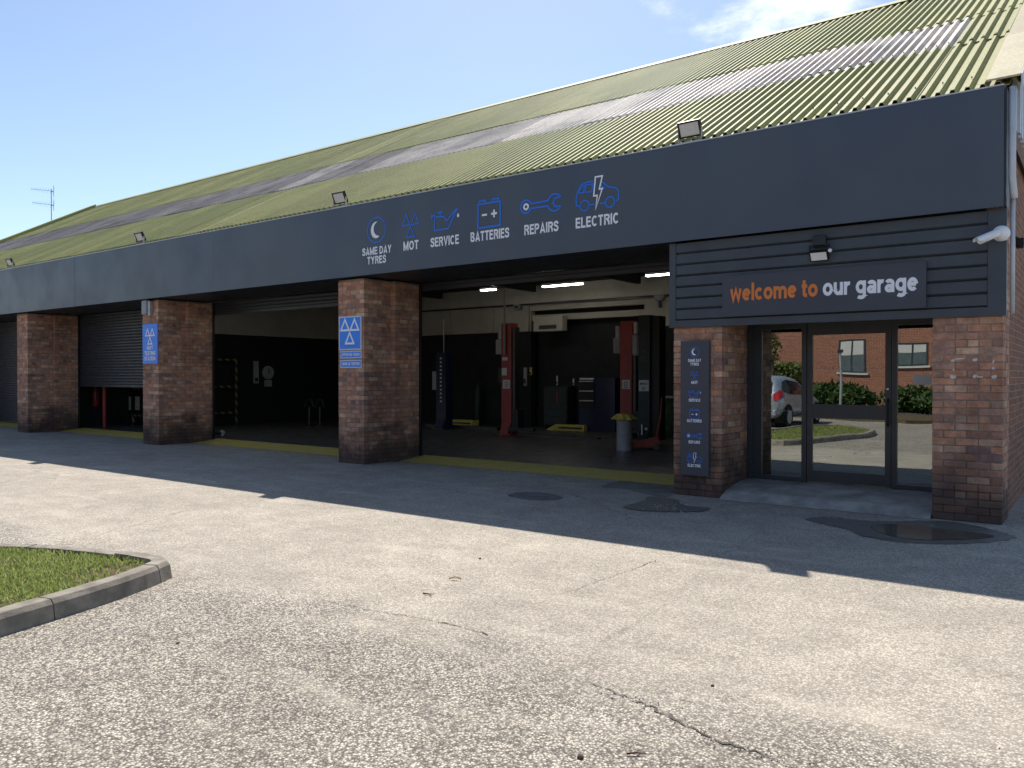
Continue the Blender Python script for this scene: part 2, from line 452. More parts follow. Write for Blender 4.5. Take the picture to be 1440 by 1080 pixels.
# flat print in the XZ plane, facing -Y
_lay = [0]
def stroke(mb, pts, w, closed=False, y=0.):
    _lay[0] = (_lay[0] + 1) % 9; y = y - _lay[0] * .00022
    P = [Vector((a, b)) for a, b in pts]; n = len(P); L = []
    for i in range(n):
        a = P[(i - 1) % n] if (closed or i > 0) else None
        b = P[(i + 1) % n] if (closed or i < n - 1) else None
        d1 = (P[i] - a).normalized() if a is not None else (b - P[i]).normalized()
        d2 = (b - P[i]).normalized() if b is not None else d1
        n1 = Vector((-d1.y, d1.x)); n2 = Vector((-d2.y, d2.x)); m = (n1 + n2)
        m = n1 if m.length < 1e-4 else m.normalized(); k = min(1 / max(m.dot(n1), .35), 2.2)
        L.append((P[i] + m * w / 2 * k, P[i] - m * w / 2 * k))
    for i in range(n if closed else n - 1):
        j = (i + 1) % n; a, b = L[i]; c, d = L[j]
        mb.add([(p.x, y, p.y) for p in (a, b, d, c)] , [(0, 1, 2, 3)])
def fill(mb, pts, y=0.): mb.add([(a, y, b) for a, b in pts], [tuple(range(len(pts)))])
def circ(cx, cz, r, n=28, a0=0., a1=2 * math.pi): 
    return [(cx + r * math.cos(a0 + (a1 - a0) * i / n), cz + r * math.sin(a0 + (a1 - a0) * i / n)) for i in range(n if abs(a1 - a0 - 2 * math.pi) < 1e-6 else n + 1)]


def _arc(cx, cy, rx, ry, a0, a1, n=14): return [(cx + rx * math.cos(math.radians(a0 + (a1 - a0) * i / n)), cy + ry * math.sin(math.radians(a0 + (a1 - a0) * i / n))) for i in range(n + 1)]
def glyph(ch, sw):
    """strokes of one bold grotesque letter: ([(points, closed)], width); capital height 1"""
    s = sw / 2; t = 1 - s; X = .70; xt = X - s
    if ch == 'I': return [([(s, 0), (s, 1)], 0)], sw
    if ch == 'L': return [([(s, 1), (s, s), (.56, s)], 0)], .56
    if ch == 'E': return [([(.60, t), (s, t), (s, s), (.61, s)], 0), ([(s, .52), (.56, .52)], 0)], .61
    if ch == 'H': return [([(s, 0), (s, 1)], 0), ([(.72 - s, 0), (.72 - s, 1)], 0), ([(s, .5), (.72 - s, .5)], 0)], .72
    if ch == 'T': return [([(0, t), (.64, t)], 0), ([(.32, t), (.32, 0)], 0)], .64
    if ch == 'N': return [([(s, 0), (s, 1)], 0), ([(.72 - s, 0), (.72 - s, 1)], 0), ([(s, .94), (.72 - s, .06)], 0)], .72
    if ch == 'M': return [([(s, 0), (s, 1)], 0), ([(.86 - s, 0), (.86 - s, 1)], 0), ([(s, .92), (.43, .14), (.86 - s, .92)], 0)], .86
    if ch == 'A': return [([(s * .95, 0), (.39, .93), (.78 - s * .95, 0)], 0), ([(.19, .27), (.59, .27)], 0)], .78
    if ch == 'V': return [([(s * .95, 1), (.365, .07), (.73 - s * .95, 1)], 0)], .73
    if ch == 'Y': return [([(s * .95, 1), (.36, .46), (.72 - s * .95, 1)], 0), ([(.36, .5), (.36, 0)], 0)], .72
    if ch == 'S': return [([(.58, .69), (.55, .81), (.46, .895), (.33, .91), (.20, .88), (.12, .80), (.11, .70), (.17, .60), (.33, .535), (.49, .47), (.57, .38), (.575, .26), (.50, .14), (.35, .09), (.21, .105), (.11, .18), (.08, .31)], 0)], .66
    if ch == 'C': return [(_arc(.37, .5, .37 - s, .5 - s, 42, 318, 22), 0)], .72
    if ch == 'G': return [(_arc(.38, .5, .38 - s, .5 - s, 42, 340, 22) + [(.76 - s, .46), (.44, .46)], 0)], .76
    if ch == 'O': return [(_arc(.40, .5, .40 - s, .5 - s, 0, 360, 26)[:-1], 1)], .80
    if ch == 'D': return [([(s, s), (.32, s)] + _arc(.32, .5, .42 - s, .5 - s, -70, 70, 12) + [(.32, t), (s, t)], 1)], .74
    if ch == 'P': return [([(s, 0), (s, t), (.40, t)] + _arc(.40, .70, .28 - s, .30 - s, 70, -70, 10) + [(.40, .40 + s), (s, .40 + s)], 0)], .68
    if ch == 'R': return [([(s, 0), (s, t), (.42, t)] + _arc(.42, .715, .28 - s, .285 - s, 70, -70, 10) + [(.42, .43 + s), (s, .43 + s)], 0), ([(.40, .47), (.57, .30), (.59, 0)], 0)], .70
    if ch == 'B': return [([(s, s), (s, t), (.40, t)] + _arc(.40, .745, .26 - s, .255 - s, 70, -70, 9) + [(.40, .49 + s * .2), (s, .49 + s * .2)], 0), ([(.40, .50), (.42, .50)] + _arc(.42, .27, .27 - s, .27 - s, 75, -75, 9) + [(.42, s), (s, s)], 0)], .70
    if ch == 'w': return [([(s * .8, X), (.235, .06), (.43, .64), (.625, .06), (.86 - s * .8, X)], 0)], .86
    if ch == 'e': return [([(s * 1.3, .36), (.63 - s * 1.1, .36)], 0), (_arc(.315, X / 2, .315 - s, X / 2 - s, 2, 318, 22), 0)], .63
    if ch == 'l': return [([(s, 0), (s, 1)], 0)], sw
    if ch == 'c': return [(_arc(.31, X / 2, .31 - s, X / 2 - s, 45, 315, 20), 0)], .58
    if ch == 'o': return [(_arc(.33, X / 2, .33 - s, X / 2 - s, 0, 360, 24)[:-1], 1)], .66
    if ch == 'm': return [([(s, 0), (s, X)], 0), ([(s, .40)] + _arc(.275, .42, .19, xt - .42, 150, 0, 9) + [(.465, 0)], 0), ([(.465, .40)] + _arc(.66, .42, .19, xt - .42, 150, 0, 9) + [(.85, 0)], 0)], .85 + s
    if ch == 't': return [([(.17, .92), (.17, .24)] + _arc(.27, .20, .10, .20 - s, 180, 270, 6) + [(.38, s)], 0), ([(0, X - s), (.38, X - s)], 0)], .38
    if ch == 'u': return [([(s, X), (s, .30)] + _arc(.29, .30, .29 - s, .30 - s, 180, 350, 10), 0), ([(.60 - s, X), (.60 - s, 0)], 0)], .60
    if ch == 'r': return [([(s, 0), (s, X)], 0), ([(s, .36)] + _arc(.33, .36, .33 - s, xt - .36, 165, 75, 7), 0)], .40
    if ch == 'g': return [(_arc(.32, .37, .32 - s, .33 - s * .9, 0, 360, 22)[:-1], 1), ([(.64 - s, X), (.64 - s, -.06)] + _arc(.33, -.06, .31 - s, .22 - s, 0, -150, 11), 0)], .64
    if ch == 'a': return [(_arc(.29, .47, .29 - s, .23 - s, 160, 5, 9) + [(.58 - s, .42), (.58 - s, 0)], 0), (_arc(.27, .215, .27 - s, .215 - s * .95, 0, 360, 18)[:-1], 1)], .58
    return None
_txt = {}
def text_mesh(s, bold=.022, space=1.0):
    key = (s, bold, space)
    if key in _txt: return _txt[key]
    c = bpy.data.curves.new('txt', 'FONT'); c.body = s; c.size = 1; c.offset = bold; c.space_character = space; c.resolution_u = 3; c.extrude = 0
    o = bpy.data.objects.new('txt', c); col.objects.link(o)
    dg = bpy.context.evaluated_depsgraph_get(); m = bpy.data.meshes.new_from_object(o.evaluated_get(dg))
    bpy.data.objects.remove(o); bpy.data.curves.remove(c)
    v = [tuple(p.co) for p in m.vertices]; f = [tuple(p.vertices) for p in m.polygons]; bpy.data.meshes.remove(m)
    xs = [p[0] for p in v]; ys = [p[1] for p in v]
    _txt[key] = (v, f, min(xs), max(xs), min(ys), max(ys)); return _txt[key]
def put_text(mb, s, x0, x1, z0, cap, y, bold=.022, flat=True):
    """text from x0 to x1, baseline z0, capital height cap, at depth y, facing -Y"""
    G_ = [glyph(ch, .20) if ch != ' ' else ([], .24) for ch in s]
    if all(g_ is not None for g_ in G_):
        gap = .09 if s.upper() == s else .055; tot = sum(g_[1] for g_ in G_) + gap * (len(G_) - 1); kx = (x1 - x0) / tot; cx = 0.
        for g_ in G_:
            for pts, closed in g_[0]:
                tmp = MB(); stroke(tmp, [(px_, pz_) for px_, pz_ in pts], .20, bool(closed))
                mb.add([(x0 + (cx + p_[0]) * kx, y + p_[1], z0 + p_[2] * cap) for p_ in tmp.v], tmp.f)
            cx += g_[1] + gap
        return
    v, f, a, b, c, d = text_mesh(s, bold)
    ref = text_mesh('H', bold); k = cap / (ref[5] - ref[4]); kx = (x1 - x0) / (b - a); off = ref[4]
    mb.add([(x0 + (p[0] - a) * kx, y, z0 + (p[1] - off) * k) for p in v], f)

# ------------------------------------------------------------------ layout constants (metres)
PW = .63
PX = [0.0, -2.912, -9.15, -15.50, -21.81, -28.1]
FY, FZ0, FZ1 = -.15, 3.14, 4.316
XR, XL = .63, -33.7
RP = .503
RTAN = math.tan(RP)
EAVE_Y, EAVE_Z = -.06, 4.36
RIDGE_Y = 7.85
RIDGE_Z = EAVE_Z + (RIDGE_Y - EAVE_Y) * RTAN
DOOR_Y = .90
BACK_Y = 9.0
PART_X = -18.8
FLOOR_Z = .06

# ------------------------------------------------------------------ setting
g = MB().add([(-400, -400, 0), (400, -400, 0), (400, 400, 0), (-400, 400, 0)], [(0, 1, 2, 3)]).build('tarmac_yard', 'asphalt')
tag(g, 'sunlit worn grey tarmac yard in front of the garage', None, None, 'structure')
fl = MB().box(XL + .3, XR - .3, 1.35, 16.0, .004, FLOOR_Z).build('workshop_floor', 'workshop_floor')
tag(fl, 'dark grey concrete workshop floor inside the open bays', None, None, 'structure')

def blob(pts, seed, sub=5, amp=.05):
    r = random.Random(seed); out = []; n = len(pts)
    for i in range(n):
        a = Vector(pts[i]); b = Vector(pts[(i + 1) % n])
        for k in range(sub):
            p = a.lerp(b, k / sub); d = (b - a).normalized(); q = Vector((-d.y, d.x))
            p = p + q * r.uniform(-amp, amp) * (0.4 if k == 0 else 1); out.append((p.x, p.y))
    return out
def ground_sheet(name, poly, z, mat, label):
    o = MB().add([(x, y, z) for x, y in poly], [tuple(range(len(poly)))]).build(name, mat); tag(o, label, None, None, 'structure'); return o
def ell(cx, cy, rx, ry, rot, seed, amp=.12, n=30):
    r = random.Random(seed); ph = [r.uniform(0, 6.3) for _ in range(5)]; out = []
    for i in range(n):
        a = 2 * math.pi * i / n; k = 1 + amp * sum(math.sin((j + 2) * a + ph[j]) / (j + 1.5) for j in range(5))
        x, y = rx * k * math.cos(a), ry * k * math.sin(a)
        out.append((cx + x * math.cos(rot) - y * math.sin(rot), cy + x * math.sin(rot) + y * math.cos(rot)))
    return out
def px_poly(pts, seed, amp=.03):
    P = [Vector(on_z(x, y)[:2]) for x, y in pts][::-1]; N = len(P); r = random.Random(seed); out = []
    for i in range(N):
        p0, p1, p2, p3 = [P[(i + k - 1) % N] for k in range(4)]
        for k in range(14):
            t = k / 14; q = .5 * ((2 * p1) + (-p0 + p2) * t + (2 * p0 - 5 * p1 + 4 * p2 - p3) * t * t + (-p0 + 3 * p1 - 3 * p2 + p3) * t ** 3)
            out.append((q.x + r.uniform(-amp, amp) * .7, q.y + r.uniform(-amp, amp) * .7))
    return out
ground_sheet('tarmac_patch', px_poly([(714, 696), (735, 692.5), (765, 693), (791, 700), (770, 703.5), (735, 702)], 2), .004, 'dark_patch', 'small dark lens-shaped repair patch in the shaded tarmac')
ground_sheet('tarmac_patch', px_poly([(845, 685), (868, 677), (900, 676), (944, 681), (944, 696), (925, 698), (880, 688)], 3, .02), .004, 'patch_grey', 'smooth grey-brown repair patch beside the foot of the sign pillar')
ground_sheet('tarmac_patch', px_poly([(877, 713), (905, 705), (912, 699), (950, 703), (962, 711), (996, 715), (985, 720), (930, 720), (895, 718)], 4, .03), .008, 'wet_tarmac', 'damp dark pothole patch in front of the sign pillar')
ground_sheet('damp_ground', px_poly([(1133, 731), (1165, 727), (1230, 733), (1335, 734), (1420, 752), (1415, 760), (1340, 766), (1270, 763), (1215, 755), (1190, 745)], 5, .03), .004, 'wet_tarmac', 'wet dark tarmac round the puddle by the entrance')
ground_sheet('puddle', px_poly([(1225, 741), (1262, 738), (1320, 744), (1372, 750), (1398, 755), (1365, 759), (1300, 760), (1252, 754)], 6, .012), .008, 'puddle_water', 'shallow muddy puddle at the foot of the entrance slab')

# cracks: thin ragged lines of dirt lying in the broken tarmac
def crack(name, pts, w, seed, label):
    r = random.Random(seed); P = []
    for i in range(len(pts) - 1):
        a = Vector(on_z(*pts[i])[:2]); b = Vector(on_z(*pts[i + 1])[:2]); n = max(2, int((b - a).length / .022))
        for k in range(n):
            d = (b - a).normalized(); P.append(a.lerp(b, k / n) + Vector((-d.y, d.x)) * r.uniform(-.014, .014))
    mb = MB(); L = []
    for i, p in enumerate(P):
        d = (P[min(i + 1, len(P) - 1)] - P[max(i - 1, 0)]).normalized(); q = Vector((-d.y, d.x)); e = min(1, i / 4, (len(P) - 1 - i) / 4)
        L.append((p + q * w * e * r.uniform(-.3, 1.5) * (.5 + .9 * (i / len(P))), p - q * w * e * r.uniform(.0, 1.) * (.5 + .9 * (i / len(P)))))
    for i in range(len(L) - 1):
        (a, b), (c, d) = L[i], L[i + 1]; mb.add([(a.x, a.y, .004), (b.x, b.y, .004), (d.x, d.y, .004), (c.x, c.y, .004)], [(0, 1, 2, 3)])
    tag(mb.build(name, 'crack_dirt'), label, None, None, 'structure')
crack('tarmac_crack', [(820, 958), (850, 968), (905, 990), (950, 1012), (1010, 1042), (1060, 1058), (1108, 1072)], .009, 1, 'long ragged crack in the foreground tarmac')
crack('tarmac_crack', [(440, 842), (520, 858), (580, 868), (640, 880), (700, 897)], .005, 2, 'thin crack along the edge of the coarse tarmac')
crack('tarmac_crack', [(795, 835), (840, 818), (885, 803), (930, 786)], .004, 3, 'short fine crack near the edge of the building shadow')
# concrete entrance slab
ap = MB()
ax0, ax1 = PX[1] + PW + .004, -.004
nx = 14; row = []
r = random.Random(3)
for i in range(nx + 1):
    x = ax0 + (ax1 - ax0) * i / nx
    row.append([(x, DOOR_Y + .1, .165), (x, .55, .15), (x, .12 + r.uniform(-.02, .02), .085), (x, -.10 + r.uniform(-.03, .03), .004)])
vsx = [p for q in row for p in q]; fsx = []
for i in range(nx):
    for j in range(3): fsx.append((i * 4 + j, i * 4 + j + 1, i * 4 + 5 + j, i * 4 + 4 + j))
o = ap.add(vsx, [f[::-1] for f in fsx]).build('entrance_slab', 'apron_concrete')
tag(o, 'worn concrete slab ramping up to the glazed entrance', None, None, 'structure')

# ------------------------------------------------------------------ garage building
bld = empty('garage_building', (-16, 0, 0))
tag(bld, 'long brick garage with green corrugated roof and dark fascia', 'garage')
bld_children = []
def bpart(mb, name, mat, **k):
    o = mb.build(name, mat, None, **k); bld_children.append(o); return o

# --- brick pillars
COURSE, SL, HL, BD, BH, JT = .0772, .21, .105, .1, .0662, .011
_bm = {}
def brick_mesh(lx, ly):
    k = (round(lx, 4), round(ly, 4))
    if k not in _bm:
        m = MB().box(-lx / 2, lx / 2, -ly / 2, ly / 2, -BH / 2, BH / 2)
        me = m.mesh('brick'); bm = bmesh.new(); bm.from_mesh(me)
        bmesh.ops.bevel(bm, geom=list(bm.edges), offset=.004, segments=1, affect='EDGES'); bm.to_mesh(me); bm.free()
        me.materials.append(M['brick_single']); _bm[k] = me
    return _bm[k]
def bond(k, w, d, top):
    """bricks of one course round a w x d pier: (side, x0, x1, y0, y1) ; local x 0..w, y 0..d"""
    out = []; mode = k % 2
    if k % 5 == 3 and mode == 1: mode = 2
    j = JT / 2
    if mode == 0:
        n = int(round(w / SL))
        for i in range(n): out.append(('front', i * w / n + (j if i else 0), (i + 1) * w / n - (j if i < n - 1 else 0), 0, BD))
        y = HL; 
        while y < d - .02:
            e = min(y + SL, d); out.append(('right', w - BD, w, y + j, e - j)); out.append(('left', 0, BD, y + j, e - j)); y = e
    elif mode == 1:
        y = 0
        while y < d - .02:
            e = min(y + SL, d); nm = 'corner' if y == 0 else ''
            out.append(('right' + nm, w - BD, w, y + (j if y else 0), e - j)); out.append(('left' + nm, 0, BD, y + (j if y else 0), e - j)); y = e
        x = HL; n = int(round((w - 2 * HL) / SL))
        for i in range(n):
            a = HL + i * (w - 2 * HL) / n; b = HL + (i + 1) * (w - 2 * HL) / n; out.append(('front', a + j, b - j, 0, BD))
    else:
        n = int(round(w / HL))
        for i in range(n): out.append(('front', i * w / n + (j if i else 0), (i + 1) * w / n - (j if i < n - 1 else 0), 0, BD))
        y = HL
        while y < d - .02:
            e = min(y + HL, d); out.append(('right', w - BD, w, y + j, e - j)); out.append(('left', 0, BD, y + j, e - j)); y = e
    return out
def pier(name, x0, y0, w, d, z1, single, seed, extra=None):
    """mortar core with recessed joints, bricks proud of it"""
    R = random.Random(seed); rec = .0045
    core = MB().box(x0 + rec, x0 + w - rec, y0 + rec, y0 + d - .001, 0, z1)
    if extra: core.box(x0 - extra[0] + rec, x0 + w + extra[0] - rec, y0 + d + .0055, y0 + d + extra[1], 0, z1)
    c = core.build(name, 'mortar'); bld_children.append(c)
    joined = MB(); nz = int(z1 / COURSE)
    for k in range(nz):
        zc = k * COURSE + COURSE / 2
        for side, a, b, p, q in bond(k, w, d, z1):
            jx, jy, jz = R.uniform(-.0022, .0022), R.uniform(-.0028, .0022), R.uniform(-.0025, .0025)
            if single(side, zc):
                o = link('brick', brick_mesh(b - a, q - p), None, c, (x0 + (a + b) / 2 + (jx if 'front' in side else 0), y0 + (p + q) / 2 + jy, zc + jz),
                         (R.uniform(-.006, .006), R.uniform(-.006, .006), R.uniform(-.008, .008)))
            else:
                joined.box(x0 + a + (jx if side != 'front' else 0), x0 + b + (jx if side != 'front' else 0), y0 + p + jy, y0 + q + jy, zc - BH / 2 + jz, zc + BH / 2 + jz)
        if extra:
            e, dd = extra
            for sgn in (-1, 1):
                xa = x0 - e if sgn < 0 else x0 + w - .05; xb = x0 + .05 if sgn < 0 else x0 + w + e
                y = y0 + d; first = True; off = HL if k % 2 else SL
                while y < y0 + d + dd - .02:
                    s = off if first else SL; en = min(y + s, y0 + d + dd); first = False
                    jx = R.uniform(-.003, .002)
                    joined.box(xa + (jx if sgn < 0 else 0), xb + (jx if sgn > 0 else 0), y + (JT / 2 if y > y0 + d else 0), en - JT / 2, zc - BH / 2, zc + BH / 2); y = en
    if joined.f:
        tag(joined.build('brickwork', 'brick_joined', c), None, None, None, 'stuff')
    return c
pillars = []
for i, x in enumerate(PX):
    if i == 0: s = lambda side, z: z < 2.13 and ('front' in side or 'corner' in side)
    elif i == 1: s = lambda side, z: z < 2.13 and side not in ('left',)
    else: s = lambda side, z: False
    ztop = 3.12
    pillars.append(pier('brick_pillar', x, 0., PW, .63, ztop, s, 40 + i, None if i == 0 else (.105, .6) if i != 1 else None))
# P4 continues straight back to the glazing
o = pier('brick_pillar', PX[1], .635, PW, .63, 3.12, lambda s_, z: False, 61)

# --- walls
wallm = 'gable_brick'
gw = MB().box(XR - .22, XR - .02, .64, 15.9, 0, 4.35)
gw.add([(XR - .02, .02, 4.35), (XR - .02, 15.68, 4.35), (XR - .02, RIDGE_Y, RIDGE_Z - .15), (XR - .22, .02, 4.35), (XR - .22, 15.68, 4.35), (XR - .22, RIDGE_Y, RIDGE_Z - .15)],
       [(0, 1, 2), (5, 4, 3), (0, 2, 5, 3), (2, 1, 4, 5)])
bpart(gw, 'gable_wall', 'gable_brick')
lw = MB().box(XL, XL + .2, 0, 15.9, 0, 4.3)
lw.add([(XL, .02, 4.3), (XL, 15.68, 4.3), (XL, RIDGE_Y, RIDGE_Z - .15), (XL + .2, .02, 4.3), (XL + .2, 15.68, 4.3), (XL + .2, RIDGE_Y, RIDGE_Z - .15)],
       [(0, 2, 1), (3, 4, 5), (0, 3, 5, 2), (2, 5, 4, 1)])
bpart(lw, 'far_gable_wall', 'gable_brick')
bpart(MB().box(XL + .2, XR - .24, 15.6, 15.8, 0, 4.3), 'rear_wall', 'gable_brick')
# interior back wall: dark dado, cream above, with a recess for the rear shutter
rx0, rx1, rz0, rz1 = -11.45, -7.95, FLOOR_Z, 3.30
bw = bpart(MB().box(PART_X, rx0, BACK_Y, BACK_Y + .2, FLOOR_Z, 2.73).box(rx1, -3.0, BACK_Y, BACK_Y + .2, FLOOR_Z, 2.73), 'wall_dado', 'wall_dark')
bpart(MB().box(PART_X, rx0, BACK_Y + .004, BACK_Y + .2, 2.733, 4.0).box(rx1, -3.0, BACK_Y + .004, BACK_Y + .2, 2.733, 4.0).box(rx0, rx1, BACK_Y + .004, BACK_Y + .2, rz1 + .003, 4.0), 'back_wall', 'wall_cream')
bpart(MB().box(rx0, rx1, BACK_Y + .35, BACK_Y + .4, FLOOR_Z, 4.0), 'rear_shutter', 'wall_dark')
bpart(MB().box(rx0, rx1 - .02, BACK_Y + .06, BACK_Y + .3, 3.02, 3.18), 'rear_shutter_beam', 'wall_cream')
bpart(MB().box(PART_X, -3., BACK_Y - .16, BACK_Y, 3.50, 3.72), 'crane_beam', 'wall_cream')
bpart(MB().box(PART_X, -3., BACK_Y - .10, BACK_Y - .04, 3.455, 3.495), 'cable_tray', 'dark_metal')
for xx in (-14.55, -12.9, rx0 - .2):
    bpart(MB().box(xx, xx + .16, BACK_Y - .07, BACK_Y, 2.735, 3.45), 'wall_pier', 'wall_cream')
# end partition of the workshop and the small store behind the second bay
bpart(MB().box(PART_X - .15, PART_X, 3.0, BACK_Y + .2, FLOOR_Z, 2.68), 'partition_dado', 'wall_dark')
bpart(MB().box(PART_X - .146, PART_X - .004, 3.0, BACK_Y + .2, 2.683, 4.0), 'partition_wall', 'wall_cream')
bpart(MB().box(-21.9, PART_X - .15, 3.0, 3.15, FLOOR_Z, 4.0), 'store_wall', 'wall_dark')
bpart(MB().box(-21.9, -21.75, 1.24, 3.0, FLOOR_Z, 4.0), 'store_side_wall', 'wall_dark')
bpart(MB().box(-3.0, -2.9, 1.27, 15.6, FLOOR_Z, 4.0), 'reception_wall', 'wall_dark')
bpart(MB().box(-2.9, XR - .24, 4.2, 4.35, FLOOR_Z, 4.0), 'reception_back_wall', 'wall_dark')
bpart(MB().box(XL + .2, XR - .24, .2, 15.6, 4.02, 4.08), 'ceiling', 'ceiling_dark')
for xx in (-4.6, -8.0, -11.2, -14.6, -17.8):
    bpart(MB().box(xx - .06, xx + .06, 1.7, BACK_Y - .2, 3.80, 4.02), 'ceiling_beam', 'ceiling_dark')

# --- lintel, soffit, shutters in the openings
OPEN = [(PX[2] + PW + .105, PX[1]), (PX[3] + PW + .105, PX[2] - .105), (PX[4] + PW + .105, PX[3] - .105), (PX[5] + PW + .105, PX[4] - .105)]
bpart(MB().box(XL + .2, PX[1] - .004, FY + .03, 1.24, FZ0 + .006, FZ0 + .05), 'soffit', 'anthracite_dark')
def shutter(x0, x1, zb):
    """slatted curtain down to zb, bottom rail and side guides"""
    y = 1.27; mb = MB(); z = 3.14; sl = .075
    while z - sl > zb + .06:
        zt = z; zl = z - sl
        mb.add([(x0, y, zt), (x1, y, zt), (x1, y - .012, zt - .02), (x0, y - .012, zt - .02), (x1, y - .012, zl + .018), (x0, y - .012, zl + .018), (x1, y, zl), (x0, y, zl)],
               [(3, 2, 1, 0), (5, 4, 2, 3), (7, 6, 4, 5)]); z = zl
    mb.box(x0, x1, y + .004, y + .02, z, 3.14)
    s = bpart(mb, 'roller_shutter', 'shutter_paint')
    MB().box(x0 + .002, x1 - .002, y - .018, y + .026, z - .065, z - .002).build('bottom_rail', 'shutter_paint', s)
    for xa in (x0 - .015, x1 - .055): MB().box(xa, xa + .07, y - .05, y - .02, FLOOR_Z, 3.13).build('guide_rail', 'black_plastic', s)
    return s
for (x0, x1), zb in zip(OPEN, (2.95, 2.84, 1.17, .02)):
    shutter(x0, x1, zb)
    # painted threshold: a sloping yellow strip
    ya, yb = .72, 1.36
    mb = MB().add([(x0 - .21 if x0 > -20 else x0, ya, .004), (x1 + .2 if x1 < -4 else x1, ya, .004), (x1 + .0, yb, FLOOR_Z + .004), (x0, yb, FLOOR_Z + .004)], [(0, 1, 2, 3)])
    bpart(mb, 'threshold_strip', 'yellow_line')

# --- roof
roof = bpart(MB().add([(XL - .1, 15.76, EAVE_Z), (XR + .1, 15.76, EAVE_Z), (XR + .1, RIDGE_Y, RIDGE_Z), (XL - .1, RIDGE_Y, RIDGE_Z)], [(0, 1, 2, 3)]), 'roof', 'roof_green')
RIBP = .1326; NR = 7; SW = RIBP * NR
prof = [(0, 0), (.036, 0), (.054, .056), (.086, .056), (.108, 0)]
def sheet_mesh(length, name, mat):
    pts = []
    for i in range(NR): pts += [(i * RIBP + a, h) for a, h in prof]
    pts.append((SW, 0)); n = len(pts); v = []; f = []
    for s in (0., length):
        v += [(a, s * math.cos(RP), h * math.cos(RP) + s * math.sin(RP)) for a, h in pts]
    v = [(a, b - (0), c) for a, b, c in v]
    for i in range(n - 1): f.append((i, i + 1, n + i + 1, n + i))
    # lower edge thickness
    k = len(v); v += [(a, -.001, h * math.cos(RP) - .008) for a, h in pts]
    for i in range(n - 1): f.append((k + i, k + i + 1, i + 1, i))
    m = bpy.data.meshes.new(name); m.from_pydata(v, [], f); m.materials.append(M[mat]); return m
Y1, Y2 = 2.46, 4.30
cR = 1 / math.cos(RP)
rows = [(EAVE_Y - .06, Y1, 'roof_sheet', 'roof_green', .000), (Y1 - .10, Y2, 'skylight_sheet', 'roof_light', .012), (Y2 - .10, RIDGE_Y, 'roof_sheet', 'roof_green', .024)]
ms = {}
for ri, (ya, yb, nm, mt, dz) in enumerate(rows):
    L = (yb - ya) * cR
    ms[ri] = sheet_mesh(L, nm, mt)
    gm = sheet_mesh(L, 'roof_sheet', 'roof_green') if ri == 1 else None
    old = [sheet_mesh(L, nm, q) for q in ('roof_light_mid', 'roof_light_dark')] if ri == 1 else None  # skylight tones step darker towards the far left end
    x = -.15 + SW; k = 0
    while x > XL + .3:
        x0 = x - SW; green = (ri == 1 and k == 0)
        rr = random.Random(ri * 100 + k)
        o = link('roof_sheet' if green else nm, gm if green else (old[1] if ri == 1 and k > 14 + rr.uniform(-3, 3) else old[0] if ri == 1 and k > 7 + rr.uniform(-3, 3) else ms[ri]), None, roof,
                 (x0, ya + rr.uniform(-.012, .012), EAVE_Z + (ya - EAVE_Y) * RTAN + dz + rr.uniform(0, .004)), (0, 0, rr.uniform(-.0008, .0008)))
        x = x0; k += 1
def roof_pt(x, y, h=0.): return (x, y - h * math.sin(RP), EAVE_Z + (y - EAVE_Y) * RTAN + h * math.cos(RP))
MB().add([roof_pt(XL + .2, RIDGE_Y - .13, .085), roof_pt(XR + .16, RIDGE_Y - .13, .085), (XR + .16, RIDGE_Y, RIDGE_Z + .12), (XL + .2, RIDGE_Y, RIDGE_Z + .12), (XL + .2, RIDGE_Y + .3, RIDGE_Z - .05), (XR + .16, RIDGE_Y + .3, RIDGE_Z - .05)],
         [(0, 1, 2, 3), (3, 2, 5, 4)]).build('ridge_cap', 'roof_green', roof)
vf = MB(); seg = [EAVE_Y - .05, 1.9, 3.9, 5.9, RIDGE_Y]
for a, b in zip(seg[:-1], seg[1:]):
    m_ = MB()
    A = [roof_pt(.485, a + .004, .078), roof_pt(.775, a + .004, .078), roof_pt(.775, b - .004, .090), roof_pt(.485, b - .004, .090)]
    B = [(p[0], p[1], p[2] - .02) for p in A]
    m_.add(A + B, [(0, 1, 2, 3), (4, 5, 1, 0), (5, 6, 2, 1), (7, 4, 0, 3)])
    m_.build('verge_flashing', 'roof_cream', roof)
# far verge: raised barge strip
A = [roof_pt(XL - .15, EAVE_Y - .05, .16), roof_pt(XL + .30, EAVE_Y - .05, .16), roof_pt(XL + .30, RIDGE_Y, .16), roof_pt(XL - .15, RIDGE_Y, .16)]
B = [(p[0], p[1], p[2] - .2) for p in A]
MB().add(A + B, [(0, 1, 2, 3), (4, 5, 1, 0), (5, 6, 2, 1), (7, 4, 0, 3)]).build('verge_flashing', 'roof_green', roof)
# gable barge board and white cladding under the right verge
bb = MB(); a = roof_pt(.79, EAVE_Y - .05, .08); b = roof_pt(.79, RIDGE_Y, .08)
bb.add([(.777, a[1], a[2]), (.777, b[1], b[2]), (.777, b[1], b[2] - .14), (.777, a[1], a[2] - .14), (.79, a[1], a[2]), (.79, b[1], b[2]), (.79, b[1], b[2] - .14), (.79, a[1], a[2] - .14)],
       [(4, 7, 6, 5), (0, 1, 2, 3), (0, 4, 5, 1), (0, 3, 7, 4)])
bb.build('barge_board', 'aluminium', roof)
gc = MB(); y = .12; i = 0
while y < RIDGE_Y:
    zt = EAVE_Z + (y - EAVE_Y) * RTAN - .10; xo = .745 if i % 2 else .72; e = y + .11
    gc.box(.66, xo, y, e - .004, 3.93 + .0 * i, zt); y = e; i += 1
gc.build('gable_cladding', 'aluminium', roof)
